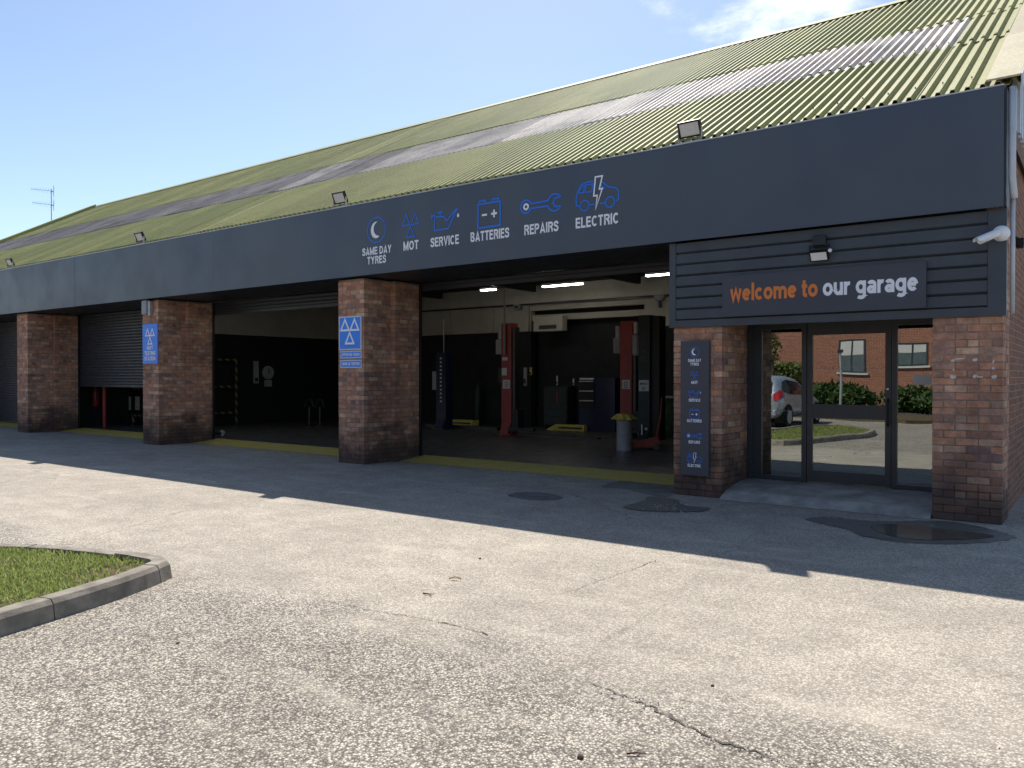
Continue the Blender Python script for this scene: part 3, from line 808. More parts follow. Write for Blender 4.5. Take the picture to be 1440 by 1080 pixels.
# fixing bolts along the sheet overlaps near the right end
hb = MB()
for yy, stp in ((EAVE_Y + .30, 2), (Y1 - .02, 1), (Y2 - .02, 1)):
    for k in range(0, 16, stp):
        x = -.15 - k * RIBP + (4 * RIBP if stp == 1 else 3 * RIBP)
        p = roof_pt(x + .072, yy + random.uniform(-.02, .02), .060); hb.box(p[0] - .006, p[0] + .006, p[1] - .008, p[1] + .004, p[2] - .012, p[2] + .002)
tag(hb.build('fixing_bolts', 'dark_metal', roof), None, None, None, 'stuff')

# --- fascia
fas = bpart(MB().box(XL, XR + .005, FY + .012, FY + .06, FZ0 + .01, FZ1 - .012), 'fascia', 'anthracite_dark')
seams = [XR + .01, -12.6, on_y(105, 400, FY)[0], -26.4, XL]
for i in range(len(seams) - 1):
    b, a = seams[i], seams[i + 1]
    dy_ = (0, .0006, -.0006, .001, -.0008, .0005)[i]
    MB().box(a + .0012, b - .0012, FY + dy_, FY + .0115, FZ0, FZ1).build('fascia_panel', 'fascia_paint', fas)
MB().box(XL, XR + .01, FY - .006, FY + .10, FZ1 + .002, FZ1 + .016).build('drip_trim', 'aluminium', fas)
MB().box(XL, XR - .02, FY + .065, FY + .20, FZ1 - .11, FZ1 + .012).build('gutter', 'black_plastic', fas)
# end return of the fascia
MB().box(XR + .012, XR + .03, FY + .002, .12, FZ0, FZ1 - .02).build('end_cap', 'anthracite_dark', fas)

PY = FY - .004
BL = .024
def icon_tyre(bl, wh, cx, cz, s):
    stroke(bl, circ(cx, cz, .205 * s), BL * s * .8, True)
    # white crescent with a dotted tread
    n = 20; oc = [(cx + .125 * s * math.cos(a), cz + .135 * s * math.sin(a)) for a in np.linspace(math.pi * .42, math.pi * 1.62, n)]
    ic = [(cx + .055 * s + .115 * s * math.cos(a), cz + .018 * s + .115 * s * math.sin(a)) for a in np.linspace(math.pi * .55, math.pi * 1.53, n)]
    for i in range(n - 1): wh.add([(p[0], 0, p[1]) for p in (oc[i], ic[i], ic[i + 1], oc[i + 1])][::-1], [(3, 2, 1, 0)])
    for a in np.linspace(math.pi * .62, math.pi * 1.4, 6):
        px, pz = cx + .10 * s * math.cos(a), cz + .108 * s * math.sin(a); fill(bl, circ(px, pz, .011 * s, 8), -.0015)
def icon_mot(bl, wh, cx, cz, s):
    w, h = .19 * s, .19 * s
    for ox, oz in ((-w / 2, 0), (w / 2, 0), (0, -h)):
        stroke(bl, [(cx + ox - w / 2 + .012 * s, cz + oz + .008 * s), (cx + ox + w / 2 - .012 * s, cz + oz + .008 * s), (cx + ox, cz + oz + h - .012 * s)], BL * s * .8, True)
def icon_oil(bl, wh, cx, cz, s):
    q = lambda L: [(cx + a * s, cz + b * s) for a, b in L]
    stroke(bl, q([(-.27, .085), (-.205, .105), (-.205, -.13), (.075, -.13), (.215, .10), (.25, .13), (.23, .145), (.12, .05), (.06, .0), (.03, .0), (-.02, .06), (-.205, .07)]), BL * s, False)
    stroke(bl, q([(-.09, .065), (-.09, .13)]), BL * s); stroke(bl, q([(-.145, .13), (-.03, .13)]), BL * s); stroke(bl, q([(-.27, .12), (-.27, .05)]), BL * s)
    fill(wh, q([(.262, .085), (.245, .045), (.252, .022), (.268, .016), (.284, .024), (.288, .045)])[::1])
def icon_bat(bl, wh, cx, cz, s):
    q = lambda L: [(cx + a * s, cz + b * s) for a, b in L]
    stroke(bl, q([(-.205, -.20), (.205, -.20), (.205, .145), (-.205, .145)]), BL * s * 1.1, True)
    for x in (-.12, .12): stroke(bl, q([(x - .055, .15), (x - .055, .19), (x + .055, .19), (x + .055, .15)]), BL * s)
    stroke(wh, q([(-.13, -.02), (-.035, -.02)]), .03 * s); stroke(wh, q([(.04, -.02), (.15, -.02)]), .03 * s); stroke(wh, q([(.095, -.075), (.095, .035)]), .03 * s)
def icon_spanner(bl, wh, cx, cz, s):
    q = lambda L: [(cx + a * s, cz + b * s) for a, b in L]
    L = circ(-.25, 0, .09, 22, .38, 2 * math.pi - .38)
    R_ = [(.11, -.036)] + circ(.23, 0, .115, 16, math.pi * 1.12, math.pi * 1.80) + [(.235, -.055), (.205, 0), (.235, .055)] + circ(.23, 0, .115, 16, math.pi * .20, math.pi * .88) + [(.11, .036)]
    stroke(bl, q(L + R_), BL * s * 1.05, True)
    for i, a in enumerate(np.linspace(0, 2 * math.pi, 17)[:-1]):
        b_ = a + 2 * math.pi / 16
        wh.add([(cx + s * (-.25 + r_ * math.cos(t)), 0, cz + s * r_ * math.sin(t)) for r_, t in ((.022, a), (.05, a), (.05, b_), (.022, b_))], [(3, 2, 1, 0)])
def icon_car(bl, wh, cx, cz, s):
    q = lambda L: [(cx + a * s, cz + b * s) for a, b in L]
    w = BL * s * .85
    stroke(bl, q([(-.27, -.12), (-.315, -.10), (-.315, .02), (-.285, .09), (-.24, .165), (-.16, .185), (-.055, .185)]), w)
    stroke(bl, q([(.06, .175), (.17, .085), (.29, .05), (.325, .01), (.325, -.10), (.285, -.12)]), w)
    stroke(bl, q([(-.10, -.12), (-.03, -.12)]), w); stroke(bl, q([(.05, -.12), (.12, -.12)]), w)
    for x in (-.185, .20): stroke(bl, circ(cx + x * s, cz - .12 * s, .068 * s, 20), w, True)
    stroke(bl, q([(-.265, .075), (-.225, .145), (-.19, .15), (-.20, .055), (-.28, .06)]), w * .9); stroke(bl, q([(-.165, .15), (-.06, .15), (-.075, .05), (-.175, .055)]), w * .9, True)
    stroke(bl, q([(.065, .12), (.12, .07), (.055, .055)]), w * .9)
    stroke(wh, q([(-.02, .235), (.085, .235), (.04, .07), (.085, .07), (-.015, -.185), (.01, -.01), (-.045, -.01)]), .021 * s, True)
ICONS = [(icon_tyre, 1, 'SAME DAY', 'TYRES'), (icon_mot, 1, 'MOT', None), (icon_oil, 1, 'SERVICE', None), (icon_bat, 1, 'BATTERIES', None), (icon_spanner, 1, 'REPAIRS', None), (icon_car, 1, 'ELECTRIC', None)]
spots = [(-8.06, 3.85, -8.39, -7.72), (-7.30, 3.84, -7.455, -7.13), (-6.59, 3.835, -6.88, -6.31), (-5.74, 3.845, -6.085, -5.375), (-4.83, 3.85, -5.11, -4.54), (-3.94, 3.865, -4.265, -3.61)]
for (fn, s, t1, t2), (cx, cz, x0, x1) in zip(ICONS, spots):
    bl, wh, tx = MB(), MB(), MB()
    fn(bl, wh, cx, cz, s)
    if t2:
        put_text(tx, t1, x0, x1, 3.455, .125, 0); put_text(tx, t2, x0 + .12, x1 - .12, 3.305, .125, 0)
    else: put_text(tx, t1, x0, x1, 3.455, .142, 0)
    k = [bl.build('service_icon', 'print_blue', fas, (0, PY, 0))]
    if wh.f: wh.build('icon_detail', 'print_white', fas, (0, PY - .002, 0))
    tx.build('lettering', 'print_white', fas, (0, PY, 0))

# --- entrance cladding
CZ0, CZ1, CY = 2.085, 3.135, -.06
cl = MB().box(PX[1] - .03, PX[1] + .055, CY - .008, -.008, CZ0, CZ1).box(.50, XR + .03, CY - .008, -.008, CZ0, CZ1).box(PX[1] + .055, .50, CY - .008, -.008, CZ0, CZ0 + .085)
clad = bpart(cl, 'cladding', 'anthracite')
bpart(MB().box(PX[1] + .056, .499, -.028, -.010, CZ0 + .086, CZ1), 'cladding_backing', 'anthracite_dark')
n = 7; ph_ = (CZ1 - CZ0 - .085) / n
for i in range(n):
    z0 = CZ0 + .085 + i * ph_; z1 = z0 + ph_
    # trapezoidal plank: flat face with a sloped lower lip
    A = [(CY, z0 + .020), (CY, z1 - .010), (-.030, z1 - .002), (-.030, z0 + .003)]
    v = [(x, a, b) for x in (PX[1] + .058, .497) for a, b in A]
    MB().add(v, [(0, 3, 2, 1), (4, 5, 6, 7), (0, 4, 7, 3), (1, 2, 6, 5), (0, 1, 5, 4), (3, 7, 6, 2)]).build('cladding_plank', 'anthracite', clad)
# soffit over the entrance
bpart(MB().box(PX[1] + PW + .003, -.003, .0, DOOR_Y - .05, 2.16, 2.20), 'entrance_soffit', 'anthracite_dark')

# --- glazed entrance
dX = lambda px: on_y(px, 600, DOOR_Y)[0]
DZ0, DZ1 = .168, 2.158
x_a, x_b, x_c, x_d, x_e, x_f, x_g, x_h = PX[1] + PW + .004, dX(1072), dX(1128), dX(1143), dX(1245), dX(1262), -.05, -.004
fr = MB(); ya, yb = DOOR_Y - .03, DOOR_Y + .04
fr.box(x_a, x_b, ya, yb, DZ0, DZ1).box(x_c, x_c + (x_d - x_c) * .45, ya, yb, DZ0, DZ1)
fr.box(x_e + (x_f - x_e) * .55, x_f, ya, yb, DZ0, DZ1).box(x_g, x_h, ya, yb, DZ0, DZ1)
fr.box(x_b, x_c, ya + .004, yb - .004, DZ1 - .08, DZ1 - .003).box(x_f, x_g, ya + .004, yb - .004, DZ1 - .08, DZ1 - .003)
fr.box(x_b, x_c, ya + .004, yb - .004, DZ0 + .002, DZ0 + .055).box(x_f, x_g, ya + .004, yb - .004, DZ0 + .002, DZ0 + .05)
door = bpart(fr, 'entrance_door', 'frame_paint')
# solid panel return on the left
MB().box(x_a + .005, x_a + .07, DOOR_Y - .06, DOOR_Y - .032, DZ0, DZ1 - .01).build('jamb_cover', 'frame_paint', door)
lx0, lx1 = x_c + (x_d - x_c) * .5, x_e + (x_f - x_e) * .5
lf = MB(); la, lb = DOOR_Y - .022, DOOR_Y + .03
lf.box(lx0, x_d, la, lb, DZ0 + .012, DZ1 - .01).box(x_e, lx1, la, lb, DZ0 + .012, DZ1 - .01)
lf.box(x_d, x_e, la + .003, lb - .003, DZ0 + .013, DZ0 + .15).box(x_d, x_e, la + .003, lb - .003, DZ1 - .17, DZ1 - .012).box(x_d, x_e, la + .003, lb - .003, .965, 1.135)
leaf = lf.build('door_leaf', 'frame_paint', door)
def pane(a, b, z0, z1): return MB().box(a - .01, b + .01, DOOR_Y - .004, DOOR_Y + .004, z0 - .01, z1 + .01).build('glass_pane', 'door_glass', door)
pane(x_b, x_c, DZ0 + .055, DZ1 - .08); pane(x_d, x_e, DZ0 + .15, .965); pane(x_d, x_e, 1.135, DZ1 - .17); pane(x_f, x_g, DZ0 + .05, DZ1 - .08)
def dots(a, b, z):
    mb = MB(); n = int((b - a) / .048)
    for i in range(n):
        x = a + (i + .5) * (b - a) / n; stroke(mb, [(x - .014, z - .004), (x - .003, z - .014), (x + .010, z - .004), (x + .014, z + .012)], .006)
    mb.build('glass_marking', 'grey_plastic', door, (0, DOOR_Y - .0065, 0))
dots(x_d + .01, x_e - .01, on_y(1190, 517, DOOR_Y)[2]); dots(x_b + .005, x_c - .005, on_y(1100, 577, DOOR_Y)[2]); dots(x_f + .005, x_g - .005, on_y(1285, 582, DOOR_Y)[2])
MB().tube([(x_e + .035, DOOR_Y - .03, .90), (x_e + .035, DOOR_Y - .075, .93), (x_e + .035, DOOR_Y - .075, 1.18), (x_e + .035, DOOR_Y - .03, 1.21)], .011, 8).build('handle', 'black_plastic', door)
MB().tube([(x_e + .03, DOOR_Y - .02, 1.33), (x_e + .03, DOOR_Y - .032, 1.33)], .013, 12).build('lock', 'steel', door)
sx0, sx1, sz0, sz1 = dX(1284), dX(1309), on_y(1296, 541, DOOR_Y)[2], on_y(1296, 527, DOOR_Y)[2]
st = MB().box(sx0, sx1, DOOR_Y - .0075, DOOR_Y - .0055, sz0, sz1).build('window_sticker', 'paper', door)
# reception lamp seen through the side light
o = MB().box(-.62, -.05, 2.4, 2.52, 2.36, 2.43).build('batten_light', 'tube_light'); tag(o, 'lit white batten light behind the entrance side pane', 'ceiling light')

# --- downpipe and corner trim at the right end
dp = MB().tube([(XR + .075, -.10, 4.30), (XR + .075, -.10, 3.42), (XR + .085, -.085, 3.30), (XR + .09, -.07, 3.22)], .032, 12)
bpart(dp, 'downpipe', 'pvc_grey', smooth=True)
bpart(MB().tube([(XR + .075, -.01, 3.26), (XR + .075, -.01, 2.10)], .022, 10), 'lower_pipe', 'pvc_grey', smooth=True)
wnx = XR - .019
wf = bpart(MB().box(wnx - .02, wnx + .03, 1.32, 2.45, 3.98, 4.03).box(wnx - .02, wnx + .03, 1.32, 2.45, 4.14, 4.19).box(wnx - .02, wnx + .031, 1.31, 1.36, 3.98, 4.19), 'vent_frame', 'brown_wood')

# wall residue marks on the right pillar
sm = MB()
for px, py, r_ in ((1340, 507, .018), (1371, 506, .021), (1340, 530, .026), (1371, 529, .020), (1397, 518, .014), (1398, 530, .022), (1341, 520, .010)):
    p = on_y(px, py, -.006); pts = ell(p[0], p[2], r_, r_ * .9, 0, int(px + py), .25, 12); fill(sm, pts, p[1])
for L in ([(1343, 505), (1356, 504)], [(1374, 530), (1382, 530)], [(1397.5, 506), (1396.5, 511)]):
    P_ = [on_y(a, b, -.006) for a, b in L]; stroke(sm, [(p[0], p[2]) for p in P_], .014, False, -.006)
tag(sm.build('sealant_marks', 'sealant', pillars[0]), 'white sealant blobs left where a sign was removed', None, None, 'stuff')
for o in bld_children:
    o.parent = bld; o.matrix_parent_inverse = Matrix.Translation((16, 0, 0))

# ------------------------------------------------------------------ signs
def sign_root(name, x, y, z, label, cat='sign', group=None):
    e = empty(name, (x, y, z)); tag(e, label, cat, group); return e
# welcome sign
x0, x1, z0, z1 = -2.235, -.045, 2.188, 2.668
e = sign_root('welcome_sign', (x0 + x1) / 2, -.10, z0, 'dark welcome sign with orange and white lettering over the entrance')
w2 = (x1 - x0) / 2
MB().box(-w2, w2, -.012, .025, 0, z1 - z0).build('board', 'sign_dark', e)
a = on_y(1027, 420, -.113)[0]; b = on_y(1150, 412, -.113)[0]; c = on_y(1157, 412, -.113)[0]; d = on_y(1291, 405, -.113)[0]; xc = (x0 + x1) / 2
mb = MB(); put_text(mb, 'welcome to', a - xc, b - xc, .180, .205, 0); mb.build('orange_lettering', 'print_orange', e, (0, -.0145, 0))
mb = MB(); put_text(mb, 'our garage', c - xc, d - xc, .180, .205, 0); mb.build('white_lettering', 'print_white', e, (0, -.0145, 0))

# tall services sign on the pillar
x0, x1, z0, z1 = -2.788, -2.42, .262, 1.918; xc = (x0 + x1) / 2
e = sign_root('services_sign', xc, -.02, z0, 'tall narrow dark services sign on the brick pillar beside the entrance')
MB().box(x0 - xc, x1 - xc, -.045, .012, 0, z1 - z0).build('board', 'sign_dark', e)
zs = [(495, 507, 512), (528, 538, None), (554, 563, None), (582, 592, None), (613, 622, None), (645, 655, None)]
for (fn, s, t1, t2), (pz, pt, pt2) in zip(ICONS, zs):
    bl, wh, tx = MB(), MB(), MB()
    icz = on_y(977, pz, -.065)[2] - z0; tz = on_y(977, pt, -.065)[2] - z0
    fn(bl, wh, .0, icz, .30)
    wd = {'SAME DAY': .17, 'MOT': .085, 'SERVICE': .15, 'BATTERIES': .19, 'REPAIRS': .15, 'ELECTRIC': .175}[t1] / 2
    put_text(tx, t1, -wd, wd, tz - .016, .036, 0, .012)
    if t2: put_text(tx, t2, -wd * .65, wd * .65, tz - .062, .036, 0, .012)
    bl.build('service_icon', 'print_blue', e, (0, -.047, 0)); tx.build('lettering', 'print_white', e, (0, -.047, 0))
    if wh.f: wh.build('icon_detail', 'print_white', e, (0, -.050, 0))

def triangles(mb, cx, cz, w, h, sw):
    for ox, oz in ((-w / 2, 0), (w / 2, 0), (0, -h)):
        i = sw * .5; stroke(mb, [(cx + ox - w / 2 + i, cz + oz + i), (cx + ox + w / 2 - i, cz + oz + i), (cx + ox, cz + oz + h - i * 1.8)], sw, True)
# large testing sign and the two plates under it
p0 = on_y(476.5, 446, -.02); p1 = on_y(508, 490, -.02); xc = (p0[0] + p1[0]) / 2; w2 = (p1[0] - p0[0]) / 2; zb = on_y(492, 492.5, -.02)[2]; zt = on_y(492, 444.5, -.02)[2]
e = sign_root('testing_sign', xc, -.008, zb, 'large blue and white three-triangle sign on the middle pillar'); h = zt - zb
MB().box(-w2, w2, -.012, .003, 0, h).build('board', 'sign_edge', e); MB().box(-w2 + .025, w2 - .025, -.015, -.0122, .025, h - .025).build('blue_panel', 'sign_blue', e)
mb = MB(); triangles(mb, 0, h * .56, .235, .225, .032); mb.build('triangle_emblem', 'print_white', e, (0, -.0165, 0))
mb = MB(); put_text(mb, 'approved testing', -w2 * .62, w2 * .62, h * .165, .03, 0, .0); put_text(mb, 'station', -w2 * .3, w2 * .4, h * .105, .03, 0, .0); mb.build('faint_lettering', 'sign_blue_faint', e, (0, -.0165, 0))
for s, pa, pb, lab in (('APPROVED TESTS', 493.5, 504, 'upper small blue lettered plate under the large triangle sign'), ('VEHICLE TESTER', 506, 517.5, 'lower small blue lettered plate under the large triangle sign')):
    zt_ = on_y(492, pa, -.02)[2]; zb_ = on_y(492, pb, -.02)[2]; hh = zt_ - zb_
    e = sign_root('sign_plate', xc + .012, -.008, zb_, lab, 'sign', 'plates under the testing sign')
    MB().box(-w2 + .015, w2 - .01, -.010, .003, 0, hh).build('board', 'sign_edge', e); MB().box(-w2 + .035, w2 - .03, -.013, -.0102, .02, hh - .02).build('blue_panel', 'sign_blue', e)
    mb = MB(); put_text(mb, s, -w2 + .055, w2 - .05, hh * .34, hh * .34, 0, .02); mb.build('lettering', 'print_white', e, (0, -.0145, 0))
# smaller testing station sign
xa, xb = on_y(200.5, 480, -.02)[0], on_y(221.5, 480, -.02)[0]; zb, zt = on_y(211, 511.5, -.02)[2], on_y(211, 455.5, -.02)[2]; xc = (xa + xb) / 2; w2 = (xb - xa) / 2; h = zt - zb
e = sign_root('testing_sign', xc, -.008, zb, 'plain blue testing station sign with three text lines on the pillar with alarm box')
MB().box(-w2, w2, -.012, .003, 0, h).build('board', 'sign_blue', e)
mb = MB(); triangles(mb, 0, h * .69, .19, .18, .028); mb.build('triangle_emblem', 'print_white', e, (0, -.014, 0))
mb = MB(); put_text(mb, 'MOT', -.12, .12, h * .35, .085, 0, .03); put_text(mb, 'TESTING', -.22, .22, h * .215, .085, 0, .03); put_text(mb, 'STATION', -.22, .22, h * .08, .085, 0, .03); mb.build('lettering', 'print_white', e, (0, -.014, 0))

# alarm box above it
p = on_y(207, 432, -.06); e = empty('alarm_box', (p[0] - .02, -.012, p[2])); tag(e, 'grey alarm box at the top of the pillar above the plain blue sign', 'alarm box')
MB().box(-.13, .06, -.10, .004, -.16, .15).build('case', 'grey_plastic', e, bevel=.012); MB().box(.075, .16, -.07, .004, -.19, .13).build('junction_box', 'galv', e, bevel=.006)
MB().tube([(.0, -.03, .15), (.0, -.03, .24)], .014, 8).build('cable', 'grey_plastic', e)

# ------------------------------------------------------------------ floodlights
def floodlight(x, y, z, w, h, tilt, label, up=True, stalk=.08, yawz=0., frame='black_plastic', lens='lamp_glass'):
    e = empty('floodlight', (x, y, z), yawz); tag(e, label, 'floodlight', 'floodlights')
    R_ = Matrix.Translation((0, -.02, (stalk + h / 2) if up else -(stalk + h / 2))) @ Matrix.Rotation(tilt, 4, 'X')
    hs = MB().box(-w / 2, w / 2, -.012, .03, -h / 2, h / 2).box(-w * .3, w * .3, .0302, .055, -h * .3, h * .3).xform(R_).build('housing', frame, e)
    b = MB()
    t_ = .022 if up else .009
    b.box(-w / 2, w / 2, -.02, -.0122, h / 2 - t_, h / 2).box(-w / 2, w / 2, -.02, -.0122, -h / 2, -h / 2 + t_).box(-w / 2, -w / 2 + t_, -.02, -.0122, -h / 2 + t_, h / 2 - t_).box(w / 2 - t_, w / 2, -.02, -.0122, -h / 2 + t_, h / 2 - t_)
    b.xform(R_).build('rim', frame, e)
    MB().box(-w / 2 + t_, w / 2 - t_, -.0155, -.0122, -h / 2 + t_, h / 2 - t_).xform(R_).build('lens', lens, e)
    s = 1 if up else -1
    br = MB()
    zf = 0
    for sx in (-1, 1): br.box(sx * (w / 2 + .006) - .004, sx * (w / 2 + .006) + .004, -.03, .0, min(s * .004, s * (stalk + h / 2)), max(s * .004, s * (stalk + h / 2)))
    br.box(-w / 2 - .012, w / 2 + .012, -.03, .012, min(0, s * .012), max(0, s * .012))
    br.build('bracket', 'galv' if up else frame, e)
    MB().tube([(w * .3, .03, s * (stalk + h * .3)), (w * .42, .06, s * .06), (w * .45, .05, s * .0)], .006, 6).build('cable', 'black_plastic', e)
    return e
labs = ['black floodlight on the fascia top above the right end of the lettering', 'black floodlight on the fascia top left of the first icon', 'small distant floodlight on the fascia above the alarm box pillar', 'farthest floodlight on the fascia top at the left edge']
for (px, py), lab in zip(((971, 187), (479, 283), (198, 337), (15, 371.5)), labs):
    p = on_y(px, py, -.12)
    floodlight(p[0], -.12, FZ1 + .016, .29, .195, math.radians(26), lab, True, .062)
p = on_y(1152, 358, -.15)
e = floodlight(p[0] - .01, -.10, 2.935, .19, .115, math.radians(34), 'small white-lensed floodlight with sensor above the welcome sign', False, .06, 0., 'black_plastic', 'white_plastic')
MB().box(-.07, .07, -.03, .038, -.02, .11).build('mounting_block', 'anthracite_dark', e, bevel=.006)
bm = bmesh.new(); bmesh.ops.create_uvsphere(bm, u_segments=12, v_segments=8, radius=.022); me = bpy.data.meshes.new('sensor'); bm.to_mesh(me); bm.free()
link('sensor', me, 'white_plastic', e, (.125, -.05, -.075))

# ------------------------------------------------------------------ security camera on the corner
p = on_y(1407, 327, -.16); e = empty('security_camera', (p[0], -.075, p[2])); tag(e, 'white bullet security camera on the right corner of the cladding', 'camera')
def lathe(prof, n=24):
    mb = MB(); k = 0
    for i, (r_, z) in enumerate(prof):
        for j in range(n): mb.v.append((r_ * math.cos(2 * math.pi * j / n), r_ * math.sin(2 * math.pi * j / n), z))
    for i in range(len(prof) - 1):
        for j in range(n): a = i * n + j; b = i * n + (j + 1) % n; mb.f.append((a, b, b + n, a + n))
    mb.f.append(tuple(reversed(range(n)))); mb.f.append(tuple((len(prof) - 1) * n + j for j in range(n))); return mb
base = lathe([(.078, 0), (.078, .03), (.070, .055), (.045, .085), (.02, .098)])
base.xform(Matrix.Rotation(math.pi / 2, 4, 'X')).build('base', 'white_plastic', e, smooth=True)
tgt = (Vector(on_y(1376, 339, -.30)) - Vector((p[0], -.075, p[2])))
st_ = Vector((-.03, -.085, -.005)); dr = (tgt - st_).normalized()
L_ = (tgt - st_).length
rot = dr.to_track_quat('Z', 'Y').to_matrix().to_4x4()
lathe([(.03, -.02), (.036, 0), (.037, L_ * .95), (.030, L_ * .95), (.028, L_ * .90)]).xform(Matrix.Translation(st_) @ rot).build('barrel', 'white_plastic', e, smooth=True)
sh = MB(); nn = 10
for s_ in (.0, L_ + .025):
    for j in range(nn + 1):
        t_ = math.pi * j / nn; sh.v.append((.043 * math.cos(t_), .043 * math.sin(t_), s_))
for j in range(nn): sh.f.append((j, j + 1, nn + 2 + j, nn + 1 + j))
upv = Vector((0, 0, 1)); xx_ = dr.cross(upv).normalized(); yy_ = xx_.cross(dr).normalized()
mt = Matrix((( xx_.x, yy_.x, dr.x, st_.x), (xx_.y, yy_.y, dr.y, st_.y), (xx_.z, yy_.z, dr.z, st_.z), (0, 0, 0, 1)))
sh.xform(mt).build('sun_shield', 'white_plastic', e, smooth=True)
# small black bracket lamp on the gable wall
q_ = on_x(1433, 335, XR + .06); e = empty('wall_bracket', (XR - .02, q_[1], q_[2])); tag(e, 'small black bracket lamp on the brick side wall', 'wall lamp')
MB().tube([(0, 0, .02), (.05, -.02, .01), (.09, .02, -.02)], .014, 8).build('arm', 'black_plastic', e); MB().box(.05, .13, -.03, .10, -.10, .0).build('lamp_head', 'black_plastic', e, bevel=.01)

# ------------------------------------------------------------------ roof aerial
b0 = on_x(70, 316, -34.0); b1 = on_x(69, 268, -34.0); H_ = b1[2] - b0[2]
e = empty('roof_aerial', (-33.85, b0[1], b0[2] - 1.0)); tag(e, 'thin television aerial with two antennas above the far gable', 'aerial')
MB().tube([(0, 0, 0), (0, 0, 1.0 + H_ + .05)], .018, 8).build('mast', 'galv', e)
for k, (dz, L2) in enumerate(((1.0 + H_ - .05, 1.0), (1.0 + H_ - .62, .95))):
    a = MB().tube([(.1, .05, dz), (-L2 * .75, -L2 * .45, dz + .12)], .009, 6)
    for i in range(9):
        t_ = i / 8; c_ = Vector((.1, .05, dz)).lerp(Vector((-L2 * .75, -L2 * .45, dz + .12)), t_); hw = .14 - .06 * t_
        a.tube([(c_.x + .2 * hw, c_.y - hw * .4, c_.z - hw), (c_.x - .2 * hw, c_.y + hw * .4, c_.z + hw)], .004, 4)
    a.tube([(.1, .05, dz - .24), (.1, .05, dz + .24)], .010, 5); a.tube([(.0, .0, dz - .02), (.1, .05, dz)], .02, 5)
    a.build('antenna', 'galv', e)

# ------------------------------------------------------------------ workshop contents
FZ = FLOOR_Z + .001
def lift_post(parent, x, y, h, mat, w=.30, d=.26):
    p = MB().box(x - w / 2, x + w / 2, y - d / 2, y + d / 2, .03, h)
    p.box(x - w / 2 - .05, x + w / 2 + .05, y - d / 2 - .12, y + d / 2 + .05, 0, .03)
    # flared foot gusset
    p.add([(x - w * .4, y - d / 2 - .11, .031), (x + w * .4, y - d / 2 - .11, .031), (x + w * .4, y - d / 2 - .002, .30), (x - w * .4, y - d / 2 - .002, .30), (x - w * .4, y - d / 2 - .002, .031), (x + w * .4, y - d / 2 - .002, .031)], [(0, 1, 2, 3), (0, 3, 4), (1, 5, 2)])
    return p.build('post', mat, parent)
e = empty('vehicle_lift', (-8.9, 6.8, FZ)); tag(e, 'red two-post vehicle lift with white labels in the right bay', 'vehicle lift')
rp = [(-10.22 + 8.9, 6.35 - 6.8), (-7.52 + 8.9, 7.38 - 6.8)]
for (x, y) in rp:
    po = lift_post(e, x, y, 2.70, 'red_paint', .30, .26)
    MB().box(x - .10, x + .11, y - .137, y - .132, 1.12, 1.33).build('label', 'paper', po)
    mb = MB(); stroke(mb, circ(x + .005, 1.24, .045, 14), .016, True); mb.box(x - .05, x + .06, -.0005, .0005, 1.15, 1.165); mb.build('label_print', 'black_plastic', po, (0, y - .139, 0))
    MB().box(x - .36, x - .17, y - .10, y + .10, 1.95, 2.32).build('motor_tank', 'grey_plastic', e, bevel=.02)
    MB().tube([(x - .26, y, 2.33), (x - .26, y, 2.60)], .075, 12).build('motor', 'galv', e)
    MB().box(x + .16, x + .34, y - .12, y + .12, .14, .62).build('carriage', 'black_plastic', e)
    MB().box(x + .2, x + .95, y - .35, y - .24, .12, .2).build('arm', 'black_plastic', e)
    MB().box(x + .17, x + .24, y - .1, y + .08, .3, 2.6).build('inner_channel', 'dark_metal', e)
x, y = rp[0]; MB().box(x - .13, x + .02, y - .139, y - .131, 1.44, 1.62).build('control_plate', 'paper', e); MB().box(x - .12, x + .04, y - .139, y - .131, 1.80, 1.88).build('label', 'paper', e)
MB().tube([(x - .02, y - .18, 1.95), (x - .02, y - .18, 3.55)], .025, 8).build('hose_pole', 'grey_plastic', e)
MB().box(x + .22, rp[1][0] - .2, y - .05, y + .12, 0, .035).build('floor_plate', 'dark_metal', e, None)

e = empty('vehicle_lift', (-6.22, 5.75, FZ)); tag(e, 'tall dark green lift post with vertical white letters by the steel bin', 'vehicle lift')
po = lift_post(e, 0, 0, 2.68, 'green_paint', .26, .24)
MB().box(.135, .32, -.06, .22, .1, 2.66).build('inner_channel', 'black_plastic', e)
MB().box(-.115, .115, -.127, -.122, 1.11, 1.34).build('label', 'paper', po)
mb = MB(); put_text(mb, 'MAX', -.08, .08, 1.24, .05, 0); put_text(mb, '2T', -.04, .04, 1.14, .05, 0); mb.build('label_print', 'black_plastic', po, (0, -.129, 0))
mb = MB()
for i, ch in enumerate('REAE'): put_text(mb, ch, -.06, .06, 2.24 - i * .17, .10, 0, .0)
mb.build('lettering', 'dark_metal', po, (0, -.1245, 0))
MB().box(-.31, -.16, -.08, .08, 1.85, 2.30).build('motor_tank', 'grey_plastic', e, bevel=.03); MB().tube([(-.235, 0, 2.31), (-.235, 0, 2.55)], .06, 12).build('motor', 'galv', e)
MB().box(-.04, -.015, -.16, -.125, .15, .42).build('lever', 'steel', e); MB().box(.03, .09, -.14, -.125, .31, .36).build('tag', 'paper', e)

